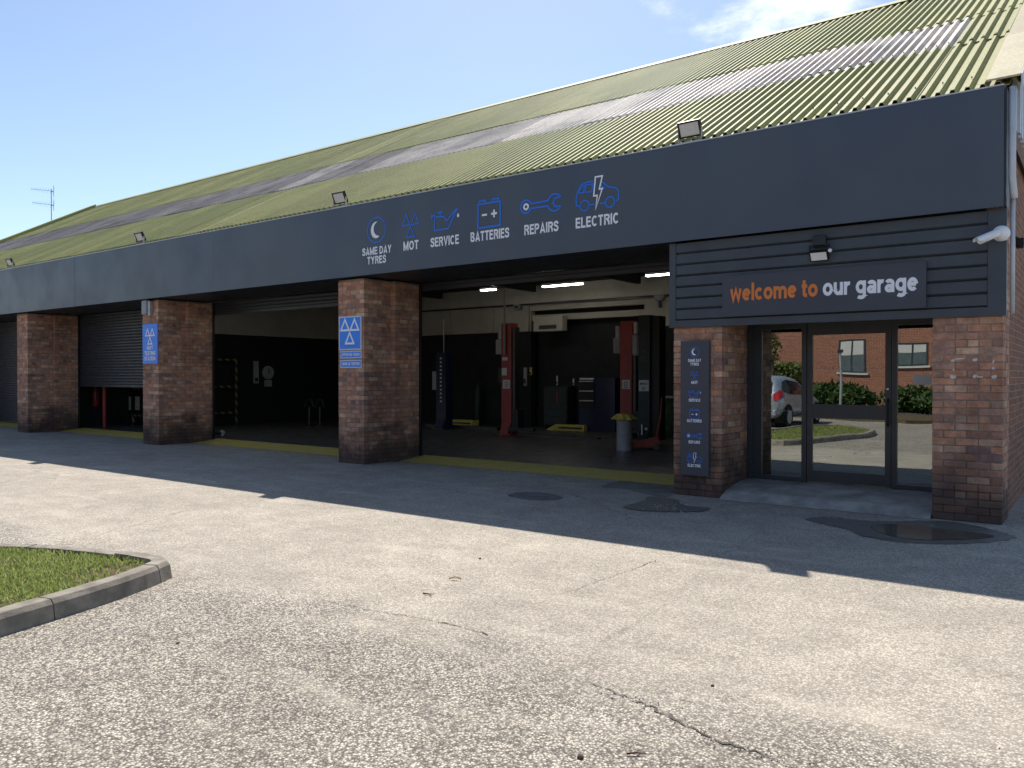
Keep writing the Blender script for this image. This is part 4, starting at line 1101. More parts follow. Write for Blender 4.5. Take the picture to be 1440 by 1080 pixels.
e = empty('vehicle_lift', (-12.9, 7.0, FZ)); tag(e, 'dark blue lift post with a column of pale dots in the workshop', 'vehicle lift')
po = lift_post(e, 0, 0, 2.05, 'blue_paint', .34, .28)
mb = MB()
for i in range(12): mb.box(-.03, .03, -.146, -.141, .72 + i * .105, .765 + i * .105)
mb.build('slots', 'paper', po); MB().tube([(-.02, 0, 2.05), (-.02, 0, 2.95)], .012, 6).build('cable', 'galv', e)
MB().box(-.42, -.25, -.02, .04, 1.05, 1.55).build('side_panel', 'grey_plastic', e)
MB().box(-.9, 1.6, .25, .5, .0, .08).build('floor_beam', 'dark_metal', e)

# steel bin with a lid of yellow plastic
e = empty('steel_bin', (-5.95, 4.3, FZ)); tag(e, 'shiny steel bin with a yellow bag folded over its rim', 'bin')
lathe([(.145, 0), (.15, .01), (.15, .60), (.156, .605), (.156, .62), (.14, .62)], 32).build('drum', 'steel', e, smooth=True)
mb = MB(); n = 22; r_ = random.Random(4)
for k, (rad, z) in enumerate(((.10, .70), (.15, .695), (.225, .63), (.25, .60))):
    for j in range(n): a = 2 * math.pi * j / n; rr = rad * (1 + (.10 if k > 1 else .03) * math.sin(j * 2.6) + r_.uniform(-.03, .03)); mb.v.append((rr * math.cos(a), rr * math.sin(a), z + r_.uniform(-.012, .012)))
for k in range(3):
    for j in range(n): a = k * n + j; b = k * n + (j + 1) % n; mb.f.append((a, a + n, b + n, b))
mb.f.append(tuple(range(n)))
mb.build('bag', 'yellow_cover', e)

# trolley jack
e = empty('trolley_jack', (-5.75, 4.75, FZ), math.radians(25)); tag(e, 'worn red trolley jack with upright handle on the workshop floor', 'trolley jack')
mb = MB()
for s_ in (-1, 1):
    mb.add([(-.42, s_ * .13 - .008, .05), (.22, s_ * .13 - .008, .05), (.30, s_ * .13 - .008, .12), (.26, s_ * .13 - .008, .24), (.1, s_ * .13 - .008, .22), (-.1, s_ * .13 - .008, .12), (-.42, s_ * .13 - .008, .10),
            (-.42, s_ * .13 + .008, .05), (.22, s_ * .13 + .008, .05), (.30, s_ * .13 + .008, .12), (.26, s_ * .13 + .008, .24), (.1, s_ * .13 + .008, .22), (-.1, s_ * .13 + .008, .12), (-.42, s_ * .13 + .008, .10)],
           [(0, 1, 2, 3, 4, 5, 6), (13, 12, 11, 10, 9, 8, 7)] + [(i, (i + 1) % 7 + 0, (i + 1) % 7 + 7, i + 7) for i in range(7)])
mb.build('frame', 'red_worn', e)
MB().add([(-.38, -.06, .08), (-.38, .06, .08), (.15, .07, .16), (.15, -.07, .16), (-.38, -.06, .12), (-.38, .06, .12), (.15, .07, .22), (.15, -.07, .22)], [(0, 1, 2, 3), (7, 6, 5, 4), (0, 4, 5, 1), (2, 6, 7, 3), (1, 5, 6, 2), (0, 3, 7, 4)]).build('lifting_arm', 'red_worn', e)
MB().tube([(-.36, 0, .12), (-.36, 0, .16)], .06, 12).build('saddle', 'dark_metal', e)
for sx, r_ in ((-.38, .05), (.22, .06)):
    for sy in (-.16, .16): MB().tube([(sx, sy - .02, r_), (sx, sy + .02, r_)], r_, 14).build('wheel', 'dark_metal', e)
MB().tube([(.22, 0, .2), (.30, .0, .6), (.33, 0, 1.02)], [.022, .018, .016], 8).build('handle', 'red_worn', e)

# waste sack stand, tool chest, drawers, small things along the back
p = on_z(942, 612, FZ); e = empty('sack_stand', (p[0] + .25, p[1] - .5, FZ)); tag(e, 'green waste sack on a stand beside the right pillar', 'sack')
sk = lathe([(.24, 0), (.27, .2), (.25, .55), (.22, .8), (.25, .9)], 18); sk.build('sack', 'green_cloth', e, smooth=True)
MB().box(-.26, .26, -.26, .26, .91, .95).build('lid', 'grey_plastic', e); MB().box(-.32, -.25, -.12, .02, .40, .44).build('tag', 'paper', e)

p = on_y(830, 560, BACK_Y - .5)
e = empty('drawer_cabinet', (p[0], BACK_Y - .35, FZ)); tag(e, 'dark drawer cabinet with pale drawer edges against the back wall', 'cabinet')
MB().box(-.32, .75, -.2, .25, 0, 1.38).build('body', 'blue_paint', e)
for i in range(3):
    MB().box(-.30, .16, -.225, -.202, .58 + i * .25, .80 + i * .25).build('drawer', 'black_plastic', e)
    MB().box(-.28, .14, -.245, -.2255, .775 + i * .25, .80 + i * .25).build('drawer_edge', 'paper', e)
MB().box(-.28, .14, -.215, -.2005, 1.33, 1.375).build('top_tray', 'paper', e)
p = on_y(770, 560, BACK_Y - .6)
e = empty('tool_chest', (p[0] + .3, BACK_Y - .45, FZ)); tag(e, 'black tool chest on castors left of the drawer cabinet', 'tool chest')
MB().box(-.38, .38, -.22, .22, .12, 1.15).build('body', 'black_plastic', e, bevel=.01)
for i in range(5): MB().box(-.35, .35, -.235, -.2205, .18 + i * .19, .35 + i * .19).build('drawer', 'green_paint', e)
for sx in (-.3, .3):
    for sy in (-.16, .16): MB().tube([(sx - .015, sy, .06), (sx + .015, sy, .06)], .06, 12).build('castor', 'rubber', e)
MB().box(.05, .09, -.245, -.2355, .72, 1.0).build('red_screwdriver', 'red_paint', e)
p = on_z(645, 587, FZ)
for (px, py, nm, lab, L_) in ((648, 590, 'wheel_ramp', 'yellow low wheel ramp on the floor behind the blue lift post', .55), (798, 602, 'floor_jack', 'yellow low beam on the floor by the back wall', .6)):
    p = on_z(px, py, FZ); y_ = min(p[1], BACK_Y - .55); p = on_y(px, py, y_)
    e = empty(nm, (p[0], y_, FZ)); tag(e, lab, 'ramp')
    MB().add([(-L_, -.15, 0), (L_, -.15, 0), (L_, .15, 0), (-L_, .15, 0), (-L_ * .45, -.15, .16), (L_, -.15, .16), (L_, .15, .16), (-L_ * .45, .15, .16)], [(0, 3, 2, 1), (4, 5, 6, 7), (0, 1, 5, 4), (1, 2, 6, 5), (2, 3, 7, 6), (3, 0, 4, 7)]).build('ramp', 'yellow_cover', e)
    MB().box(-L_ * .3, L_ * .9, -.16, -.1505, .05, .10).build('rail', 'dark_metal', e)
# things hung on the dark wall: small boxes, notices, heater, floods
wt = [(770, 455, .95, .42, 'wall_cream', 'heater_box', 'cream wall heater box high on the back wall', 'heater', .25),
      (738, 530, .10, .52, 'grey_plastic', 'wall_panel', 'narrow grey control panel on the back wall', 'control panel', .06),
      (705, 528, .26, .42, 'green_cloth', 'wall_panel', 'pale notice board left of the red lift post', 'notice board', .04),
      (746, 522, .07, .22, 'yellow_cover', 'wall_tag', 'small yellow hanging tag on the dark wall', 'tag', .04),
      (783, 535, .05, .26, 'paper', 'wall_strip', 'short white strip right of the hanging tag', 'strip', .03),
      (806, 537, .05, .18, 'paper', 'wall_strip', 'shorter white strip left of the drawer cabinet', 'strip', .03),
      (674, 548, .12, .50, 'grey_plastic', 'wall_locker', 'grey upright gas bottle by the dark back wall', 'bottle', .12),
      (726, 429, .22, .24, 'grey_plastic', 'speaker_box', 'small grey speaker box high on the cream wall', 'speaker', .15),
      (926, 415, .30, .30, 'grey_plastic', 'wall_fan', 'round grey wall fan high at the right of the back wall', 'fan', .12)]
for px, py, w_, h_, mt_, nm, lab, cat, dep in wt:
    p = on_y(px, py, BACK_Y - dep); e = empty(nm, (p[0], BACK_Y - .001, p[2])); tag(e, lab, cat)
    if cat == 'fan':
        lathe([(.15, 0), (.15, .1), (.12, .12), (.03, .13)], 20).xform(Matrix.Rotation(math.pi / 2, 4, 'X')).build('guard', 'grey_plastic', e)
        MB().box(-.03, .03, -.06, 0, -.3, -.16).build('bracket', 'dark_metal', e)
    elif cat == 'bottle':
        e.location.z = FZ; lathe([(.10, 0), (.11, .03), (.11, 1.0), (.06, 1.12), (.03, 1.15), (.03, 1.25)], 16).xform(Matrix.Translation((0, -.2, 0))).build('cylinder', 'green_paint', e, smooth=True)
        MB().box(-.14, .14, -.085, -.06, .7, .74).build('strap', 'dark_metal', e)
    else:
        MB().box(-w_ / 2, w_ / 2, -dep, 0, -h_ / 2, h_ / 2).build('case', mt_, e, bevel=.01)
        MB().box(-w_ * .3, w_ * .3, -dep - .006, -dep + .0005, -h_ * .35, -h_ * .1).build('faceplate', 'dark_metal', e)
# ceiling lights
def ceiling_light(px, py, L_, lab):
    z_ = 3.72; p = on_z(px, py, z_)
    e = empty('strip_light', (p[0], p[1], z_)); tag(e, lab, 'ceiling light', 'workshop strip lights')
    MB().box(-L_ / 2, L_ / 2, -.05, .05, .03, .08).build('body', 'white_plastic', e); MB().box(-L_ / 2 + .02, L_ / 2 - .02, -.045, .045, 0, .0295).build('diffuser', 'tube_light', e)
    for s_ in (-1, 1): MB().tube([(s_ * L_ * .35, 0, .08), (s_ * L_ * .35, 0, .3)], .006, 5).build('hanger', 'dark_metal', e)
ceiling_light(687, 408.5, .5, 'short lit strip light left of the white hose pole')
ceiling_light(791, 402, 1.2, 'longest lit strip light in the middle of the right bay')
ceiling_light(934, 387, .9, 'lit strip light beside the dark entrance cladding')
ceiling_light(404, 431.5, .35, 'small lit strip light in the bay left of the middle pillar')
def added_fill_light(x, y, lab):  # out-of-view strip lights, added to brighten the walls inside the bays
    e = empty('strip_light', (x, y, 3.72)); tag(e, lab, 'ceiling light', 'workshop strip lights')
    MB().box(-.6, .6, -.05, .05, .03, .08).build('body', 'white_plastic', e); MB().box(-.58, .58, -.045, .045, 0, .0295).build('diffuser', 'tube_light', e)
added_fill_light(-16.2, 2.6, 'unseen strip light added to brighten the bay left of the middle pillar')
added_fill_light(-12.6, 2.8, 'unseen strip light added near the shutters to brighten the two open bays')
# hazard striped frames
def hazard_frame(name, pts, lab):
    e = empty(name, pts[0][0]); tag(e, lab, 'barrier'); o = Vector(pts[0][0])
    for a, b in pts: MB().tube([Vector(a) - o, Vector(b) - o], .035, 6).build('rail', 'hazard_tape', e)
    return e
fy = 4.6
c4 = [on_x(300, 505, PART_X + .25), on_x(336, 505, PART_X + .25)]
yy0, yy1 = c4[0][1], c4[1][1]; zt_ = c4[0][2]
zz_ = [on_x(318, q, PART_X + .25)[2] for q in (506, 544, 581)]
X_ = PART_X + .12
hz = [((X_, yy0, z_), (X_, yy1, z_)) for z_ in zz_] + [((X_, yy1, FZ), (X_, yy1, zz_[0] + .05)), ((X_, yy0, FZ), (X_, yy0, zz_[0] + .05))]
e = hazard_frame('hazard_frame', [((X_, yy1, FZ), (X_, yy1, zz_[0] + .05))] + hz[:3] + [hz[4]], 'yellow and black striped frame in the bay left of the middle pillar')
e = hazard_frame('hazard_frame', [((-21.0, 2.7, .35), (-18.9, 2.7, .42)), ((-21.0, 2.7, 1.12), (-18.9, 2.7, 1.2)), ((-20.95, 2.7, FZ), (-20.95, 2.7, .4))], 'striped barrier rail under the half lowered shutter')
for i, (px, lab) in enumerate(((167, 'leftmost of three notices behind the half lowered shutter'), (180, 'middle of three notices behind the half lowered shutter'), (192, 'rightmost of three notices behind the half lowered shutter'))):
    p = on_y(px, 567, 2.97); e = empty('wall_notice', (p[0], 2.997, p[2])); tag(e, lab, 'notice', 'notices in the store')
    MB().box(-.12, .12, -.008, 0, -.2, .2).build('sheet', 'paper', e); MB().box(-.09, .09, -.0105, -.0085, .10 if i == 0 else -.16, .17 if i == 0 else -.09).build('printed_band', 'yellow_cover', e)
p = on_x(124, 565, -21.7)
e = empty('fire_extinguisher', (-21.5, 1.9, .62)); tag(e, 'red fire extinguisher hung inside the half open bay', 'fire extinguisher')
lathe([(.07, 0), (.085, .02), (.085, .42), (.06, .5), (.025, .53), (.025, .56)], 16).build('cylinder', 'red_paint', e, smooth=True)
MB().box(-.03, .09, -.02, .02, .56, .62).build('valve', 'steel', e); MB().tube([(.06, 0, .56), (.12, -.02, .45), (.10, -.02, .2)], .012, 6).build('hose', 'rubber', e); MB().box(-.25, -.08, -.03, .03, .2, .3).build('wall_bracket', 'dark_metal', e)
p = on_z(132, 600, FZ); e = empty('red_post', (-20.7, 1.75, FZ)); tag(e, 'slim red post beside the fire extinguisher', 'post')
MB().tube([(0, 0, 0), (0, 0, 1.3)], .05, 10).build('pole', 'red_paint', e); MB().box(-.12, .12, -.12, .12, 0, .02).build('foot', 'dark_metal', e)
_g = on_z(308, 614, FZ); e = empty('grinder', (_g[0], _g[1], FZ)); tag(e, 'small grinder lying on the floor beside the striped frame', 'tool')
MB().tube([(-.18, 0, .07), (.14, 0, .08)], [.035, .045], 10).build('body', 'black_plastic', e); MB().tube([(.16, -.03, .09), (.16, .0, .09)], .07, 14).build('disc', 'galv', e); MB().tube([(.0, 0, .08), (.0, -.12, .1)], .02, 8).build('grip', 'black_plastic', e)

p = on_x(378, 524, PART_X + .06); e = empty('wall_dial', (PART_X + .001, p[1], p[2])); tag(e, 'pale round pressure dial on the dark end wall', 'dial')
lathe([(.20, 0), (.20, .05), (.17, .06)], 20).xform(Matrix.Rotation(math.pi / 2, 4, 'Y')).build('face', 'grey_plastic', e); MB().box(0, .05, -.12, .12, -.42, -.22).build('control_box', 'grey_plastic', e); MB().box(.06, .065, -.015, .015, -.02, .13).build('needle', 'black_plastic', e)
p = on_x(361, 522, PART_X + .06); e = empty('wall_strip', (PART_X + .001, p[1], p[2])); tag(e, 'narrow upright pale panel left of the round dial', 'strip')
MB().box(0, .05, -.08, .08, -.36, .30).build('panel', 'grey_plastic', e); MB().box(.05, .055, -.05, .05, -.30, -.20).build('switch', 'black_plastic', e)
for k, (px, py) in enumerate(((435, 577), (450, 578))):
    p = on_z(px, 600, FZ); y_ = min(p[1], BACK_Y - 1.0); p = on_y(px, 590, y_)
    e = empty('wheel_stand', (p[0], y_, FZ)); tag(e, ('left', 'right')[k] + ' of two dull metal wheel stands deep in the dark middle bay', 'stand')
    MB().tube([(0, 0, .0), (0, 0, .55)], .03, 10).build('stem', 'dark_metal', e); MB().tube([(-.18, 0, .55), (-.1, 0, .75), (.1, 0, .75), (.18, 0, .55)], .022, 8).build('hoop', 'dark_metal', e); lathe([(.16, 0), (.16, .02), (.03, .04)], 16).build('foot', 'dark_metal', e)

# ------------------------------------------------------------------ kerbed grass island
def catmull(P, n=8):
    out = []; N = len(P)
    for i in range(N):
        p0, p1, p2, p3 = [Vector(P[(i + k - 1) % N]) for k in range(4)]
        for k in range(n):
            t = k / n; out.append(.5 * ((2 * p1) + (-p0 + p2) * t + (2 * p0 - 5 * p1 + 4 * p2 - p3) * t * t + (-p0 + 3 * p1 - 3 * p2 + p3) * t ** 3))
    return out
isl = [(-3.98, -6.20), (-3.80, -6.62), (-3.60, -7.35), (-3.30, -8.4), (-3.15, -9.6), (-3.35, -11.2), (-4.0, -12.3), (-4.8, -12.4), (-5.3, -11.2), (-5.5, -9.4), (-5.62, -8.0), (-5.78, -6.75), (-5.62, -6.42), (-4.9, -6.14), (-4.3, -6.02), (-4.08, -6.06)]
ring = catmull(isl, 7)
# resample to even spacing
def resample(R_, step):
    L = [0.]; N = len(R_)
    for i in range(N): L.append(L[-1] + (R_[(i + 1) % N] - R_[i]).length)
    n = int(L[-1] / step); out = []; j = 0
    for k in range(n):
        s = L[-1] * k / n
        while L[j + 1] < s: j += 1
        out.append(R_[j % N].lerp(R_[(j + 1) % N], (s - L[j]) / (L[j + 1] - L[j])))
    return out
rs = resample(ring, .15); N = len(rs)
KH, KW = .125, .13
ctr = Vector((-4.5, -9))
inner = []
for i in range(N):
    d = (rs[(i + 1) % N] - rs[i - 1]).normalized(); nrm = Vector((-d.y, d.x))
    if nrm.dot(ctr - rs[i]) < 0 and abs(rs[i].y + 9) < 2.6: nrm = -nrm
    elif nrm.dot(ctr - rs[i]) < 0: nrm = -nrm
    inner.append(rs[i] + nrm * KW)
ko = empty('kerb', (-4.5, -9, 0)); tag(ko, 'weathered concrete kerb round the grass island', None, None, 'structure')
step = 6; i = 0; rr = random.Random(5)
while i < N:
    j = min(i + step, N); mb = MB(); dz = rr.uniform(-.006, .006)
    idx = list(range(i, j + 1)); sect = []
    for q, k in enumerate(idx):
        a, b = rs[k % N], inner[k % N]
        if q == 0: nx_ = rs[(k + 1) % N]; a = a.lerp(nx_, .03); b = b.lerp(inner[(k + 1) % N], .03)
        if q == len(idx) - 1: a = a.lerp(rs[(k - 1) % N], .03); b = b.lerp(inner[(k - 1) % N], .03)
        u_ = (b - a).normalized(); o1 = rr.uniform(-.003, .003)
        sect.append([(a.x - u_.x * .012, a.y - u_.y * .012, -.02), (a.x + u_.x * (.006 + o1), a.y + u_.y * (.006 + o1), KH - .03 + dz), (a.x + u_.x * .028, a.y + u_.y * .028, KH + dz), (b.x, b.y, KH + dz + rr.uniform(-.002, .002)), (b.x, b.y, -.02)])
    k0 = 0
    for s_ in sect: mb.v += s_
    for q in range(len(sect) - 1):
        for w_ in range(4): a = q * 5 + w_; mb.f.append((a, a + 1, a + 6, a + 5))
    mb.f.append((0, 1, 2, 3, 4)); e_ = (len(sect) - 1) * 5; mb.f.append((e_ + 4, e_ + 3, e_ + 2, e_ + 1, e_))
    me = mb.mesh('kerb_stone'); bm = bmesh.new(); bm.from_mesh(me); bmesh.ops.recalc_face_normals(bm, faces=bm.faces); bm.to_mesh(me); bm.free()
    o = link('kerb_stone', me, 'kerb_concrete', ko, (4.5, 9, 0)); i = j
so = MB().add([(p.x, p.y, KH - .035) for p in inner], [tuple(range(N))]).build('island_soil', 'soil'); tag(so, 'bare soil of the grass island', None, None, 'structure')
# grass blades
def inside(p, poly):
    c = False; j = len(poly) - 1
    for i in range(len(poly)):
        a, b = poly[i], poly[j]
        if ((a.y > p[1]) != (b.y > p[1])) and (p[0] < (b.x - a.x) * (p[1] - a.y) / (b.y - a.y) + a.x): c = not c
        j = i
    return c
rg = np.random.default_rng(3); V_, F_ = [], []
cnt = 0
while cnt < 30000:
    near = cnt < 20000
    x = rg.uniform(-5.8, -3.2); y = rg.uniform(-8.0, -6.0) if near else rg.uniform(-12.4, -7.6)
    if not inside((x, y), inner): cnt += .3; continue
    cnt += 1
    # worn thin towards the pointed corner
    if x > -4.35 and y > -6.75 and rg.random() < .55: continue
    if math.sin(x * 5.1 + y * 2.3) + math.sin(y * 6.7 - x * 3.1) > 1.25 and rg.random() < .6: continue
    h = rg.uniform(.014, .050); w = rg.uniform(.003, .0065); a = rg.uniform(0, 6.28); le = rg.uniform(.2, .9) * h; b = rg.uniform(0, 6.28)
    cx, sx = math.cos(a) * w, math.sin(a) * w; mx, my = math.cos(b) * le, math.sin(b) * le; z0 = KH - .036; k = len(V_)
    V_ += [(x - cx, y - sx, z0), (x + cx, y + sx, z0), (x + cx * .7 + mx * .35, y + sx * .7 + my * .35, z0 + h * .6), (x - cx * .7 + mx * .35, y - sx * .7 + my * .35, z0 + h * .6), (x + mx, y + my, z0 + h)]
    F_ += [(k, k + 1, k + 2, k + 3), (k + 3, k + 2, k + 4)]
me = bpy.data.meshes.new('grass'); me.from_pydata(V_, [], F_); o = link('grass', me, 'grass'); tag(o, 'short green grass on the kerbed island', 'grass', None, 'stuff')

# ------------------------------------------------------------------ litter on the tarmac
def litter_leaf(px, py, L_, w_, rot, mat, nm, lab):
    p = on_z(px, py); e = MB(); n = 6; up, dn = [], []
    for i in range(n + 1):
        t = i / n; ww = w_ * math.sin(math.pi * min(max(t, .04), .96)) ; z_ = .008 + .012 * math.sin(t * 3.1)
        up.append((L_ * (t - .5), ww / 2, z_ + .006)); dn.append((L_ * (t - .5), -ww / 2, z_ - .002))
    e.v = up + dn
    for i in range(n): e.f.append((i, n + 1 + i, n + 2 + i, i + 1))
    o = e.build(nm, mat, None, (p[0], p[1], .0), (0, 0, rot)); tag(o, lab, 'litter'); return o
litter_leaf(640, 816, .09, .03, .5, 'leaf_dead', 'fallen_leaf', 'pale dry leaf lying in the middle of the sunlit tarmac')
def twig(px, py, L_, rot, bend, lab, r_=.006):
    p = on_z(px, py); o = MB().tube([(-L_ / 2, 0, .009), (0, bend, .010), (L_ / 2, 0, .010)], [r_, r_ * .9, r_ * .4], 6); o.tube([(0, bend, .01), (L_ * .25, bend + .025, .012)], [r_ * .6, r_ * .3], 5)
    tag(o.build('twig', 'twig', None, (p[0], p[1], 0), (0, 0, rot)), lab, 'twig')
twig(601, 838, .10, -.2, .015, 'dark curled twig on the tarmac near the dry leaf', .005)
twig(895, 1063, .075, .62, .006, 'brown split stick on the tarmac at the bottom of the picture', .004)
for px, py, s_, lab in ((816, 1066, .014, 'small dark stone left of the brown stick'), (1002, 965, .009, 'tiny dark stone on the right foreground tarmac'), (675, 786, .011, 'small pebble near the edge of the building shadow'), (250, 905, .009, 'tiny dark stone in front of the kerb')):
    p = on_z(px, py); bm = bmesh.new(); bmesh.ops.create_icosphere(bm, subdivisions=2, radius=s_); r_ = random.Random(px)
    for v in bm.verts: v.co *= r_.uniform(.8, 1.15); v.co.z *= .65
    me = bpy.data.meshes.new('stone'); bm.to_mesh(me); bm.free(); tag(link('stone', me, 'crack_dirt', None, (p[0], p[1], s_ * .4)), lab, 'stone')
rg = random.Random(12); mb = MB()
_pot = [on_z(a, b)[:2] for a, b in ((905, 714), (925, 712), (940, 716), (960, 717), (918, 708), (950, 710))]; _ck = [on_z(a, b)[:2] for a, b in ((905, 990), (950, 1012), (1010, 1042), (1060, 1058), (1095, 1070))]; _pd = [on_z(a, b)[:2] for a, b in ((1170, 729), (1240, 735), (1290, 737), (1200, 738))]
for i in range(620):
    x, y = rg.uniform(-9, 2.2), rg.uniform(-7.6, -.3); s_ = rg.uniform(.002, .0045)
    if i < 90: c_ = rg.choice(_pot); x, y = c_[0] + rg.gauss(0, .10), c_[1] + rg.gauss(0, .07); s_ = rg.uniform(.006, .018)
    elif i < 190: c_ = rg.choice(_ck); x, y = c_[0] + rg.gauss(0, .10), c_[1] + rg.gauss(0, .025); s_ = rg.uniform(.002, .006)
    elif i < 240: c_ = rg.choice(_pd); x, y = c_[0] + rg.gauss(0, .18), c_[1] + rg.gauss(0, .05); s_ = rg.uniform(.004, .012)
    a = rg.uniform(0, 3); c_, n_ = math.cos(a) * s_, math.sin(a) * s_
    mb.add([(x - c_, y - n_, 0.001), (x + n_, y - c_, .001), (x + c_, y + n_, .001), (x - n_, y + c_, .001), (x, y, s_ * 1.2)], [(0, 1, 4), (1, 2, 4), (2, 3, 4), (3, 0, 4)])
tag(mb.build('grit', 'concrete'), 'loose grit scattered over the tarmac', 'grit', None, 'stuff')

# ------------------------------------------------------------------ across the yard (seen in the door glass)
hy = -30.0
hs = empty('brick_house', (-11, hy, 0)); tag(hs, 'orange brick building across the yard mirrored in the entrance glass', 'building')
MB().box(-19, 19, -9, 0, 0, 5.8).build('wall', 'house_brick', hs)
rf = MB().add([(-19.4, .5, 5.8), (19.4, .5, 5.8), (19.4, -9.5, 5.8), (-19.4, -9.5, 5.8), (-17, -4.5, 8.4), (17, -4.5, 8.4)], [(0, 1, 5, 4), (2, 3, 4, 5), (1, 2, 5), (3, 0, 4), (3, 2, 1, 0)]).build('roof', 'slate', hs)
def window(x0, x1, z0, z1):
    f = .07; w = MB().box(x0, x1, -.02, .03, z0, z0 + f).box(x0, x1, -.02, .03, z1 - f, z1).box(x0, x0 + f, -.02, .028, z0 + f, z1 - f).box(x1 - f, x1, -.02, .028, z0 + f, z1 - f)
    xm = x0 + (x1 - x0) * .5; w.box(xm - f / 2, xm + f / 2, -.02, .026, z0 + f, z1 - f); w = w.build('window', 'frame_paint', hs)
    MB().box(x0 + f, x1 - f, .002, .012, z0 + f, z1 - f).build('pane', 'house_glass', w); MB().box(x0 - .1, x1 + .1, .0, .1, z0 - .09, z0 - .004).build('sill', 'house_trim', w)
    MB().box(x0 + f + .03, x1 - f - .03, .0125, .015, z0 + f + .5 * (z1 - z0), z1 - f - .02).build('blind', 'house_trim', w)
for wx0, wx1, z0_, z1_ in ((-13.9, -12.43, 2.0, 3.58), (-9.07, -7.83, 1.62, 3.26), (-6.51, -5.15, 1.95, 3.05), (-17.8, -16.4, 1.8, 3.4), (-22, -20.5, 1.8, 3.4), (-3.2, -1.8, 1.8, 3.2), (1.5, 3., 1.8, 3.2), (5, 6.5, 1.8, 3.2)):
    window(wx0 + 11, wx1 + 11, z0_, z1_)
for k in range(8): window(-16.5 + k * 4.5, -15.1 + k * 4.5, 4.3, 5.4)
# hedges and shrubs
def shrub(name, loc, rx, ry, rz, n, mat, lab, cat, leaf=.09, boxy=False):
    e = empty(name, loc); tag(e, lab, cat); rg = np.random.default_rng(abs(hash(lab)) % 1000 if False else len(lab) * 7 + n)
    V_, F_ = [], []
    for i in range(n):
        if boxy:
            p = rg.uniform(-1, 1, 3); k = rg.integers(0, 3); p[k] = np.sign(p[k]) * rg.uniform(.82, 1.05); p = p * (rx, ry, rz)
        else:
            p = rg.normal(size=3); p /= np.linalg.norm(p); p *= rg.uniform(.65, 1.05) * (1 + .18 * math.sin(p[0] * 7 + p[1] * 5) ); p = p * (rx, ry, rz)
        p[2] += rz
        if p[2] < .02: continue
        a = rg.normal(size=3); a /= np.linalg.norm(a); b = np.cross(a, rg.normal(size=3)); b /= np.linalg.norm(b); s = leaf * rg.uniform(.6, 1.3); k = len(V_)
        V_ += [tuple(p - a * s), tuple(p + b * s * .45), tuple(p + a * s), tuple(p - b * s * .45)]; F_.append((k, k + 1, k + 2, k + 3))
    me = bpy.data.meshes.new('foliage'); me.from_pydata(V_, [], F_); link('foliage', me, mat, e)
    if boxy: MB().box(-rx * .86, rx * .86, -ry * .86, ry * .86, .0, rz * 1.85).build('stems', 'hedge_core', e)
    else:
        st = MB()
        for k in range(7): a = k * .9; st.tube([(.08 * math.cos(a), .08 * math.sin(a), 0), (rx * .5 * math.cos(a), ry * .5 * math.sin(a), rz * 1.2)], [.03, .01], 5)
        st.build('stems', 'bark', e)
    return e
shrub('hedge', (-13.5, -26, 0), 3.6, .6, 1.02, 9000, 'hedge_leaf', 'clipped pale green hedge before the orange brick building', 'hedge', .10, True)
shrub('laurel_bush', (-7.5, -23.0, 0), 1.5, 1.2, .58, 4500, 'laurel_leaf', 'rounded dark laurel bush mirrored in the middle door pane', 'bush', .11)
shrub('laurel_bush', (-4.3, -22.0, 0), 1.1, .9, .55, 3000, 'laurel_leaf', 'smaller dark bush mirrored in the right side pane', 'bush', .10)
vg = MB().prism([(-20, -28.6), (-2.4, -28.6), (-2.4, -17.2), (-3.6, -16.4), (-8.5, -18.6), (-20, -20)], -.02, .1).build('verge', 'soil'); tag(vg, 'planted verge across the yard', None, None, 'structure')
e = empty('young_tree', (-10.2, -23.5, .1)); tag(e, 'thin young tree mirrored in the left side pane', 'tree')
MB().tube([(0, 0, 0), (.05, 0, 1.6), (-.03, .05, 3.6)], [.05, .035, .012], 6).build('trunk', 'bark', e)
rg = np.random.default_rng(9); V_, F_ = [], []
for i in range(700):
    t_ = rg.uniform(.55, 1.05); a = rg.uniform(0, 6.28); r_ = rg.uniform(0, .55) * (1.2 - t_ * .6); p = np.array([math.cos(a) * r_, math.sin(a) * r_, 3.6 * t_ + rg.normal() * .1])
    a_ = rg.normal(size=3); a_ /= np.linalg.norm(a_); b_ = np.cross(a_, rg.normal(size=3)); b_ /= np.linalg.norm(b_); s = .08; k = len(V_)
    V_ += [tuple(p - a_ * s), tuple(p + b_ * s * .5), tuple(p + a_ * s), tuple(p - b_ * s * .5)]; F_.append((k, k + 1, k + 2, k + 3))
me = bpy.data.meshes.new('crown'); me.from_pydata(V_, [], F_); link('crown', me, 'hedge_leaf', e)
e = empty('lamp_post', (-6.75, -21.2, .1)); tag(e, 'slim grey post in front of the laurel bush', 'post')
MB().tube([(0, 0, 0), (0, 0, 2.3)], .05, 10).build('pole', 'galv', e); MB().box(-.09, .09, -.09, .09, 2.3, 2.42).build('cap', 'dark_metal', e)

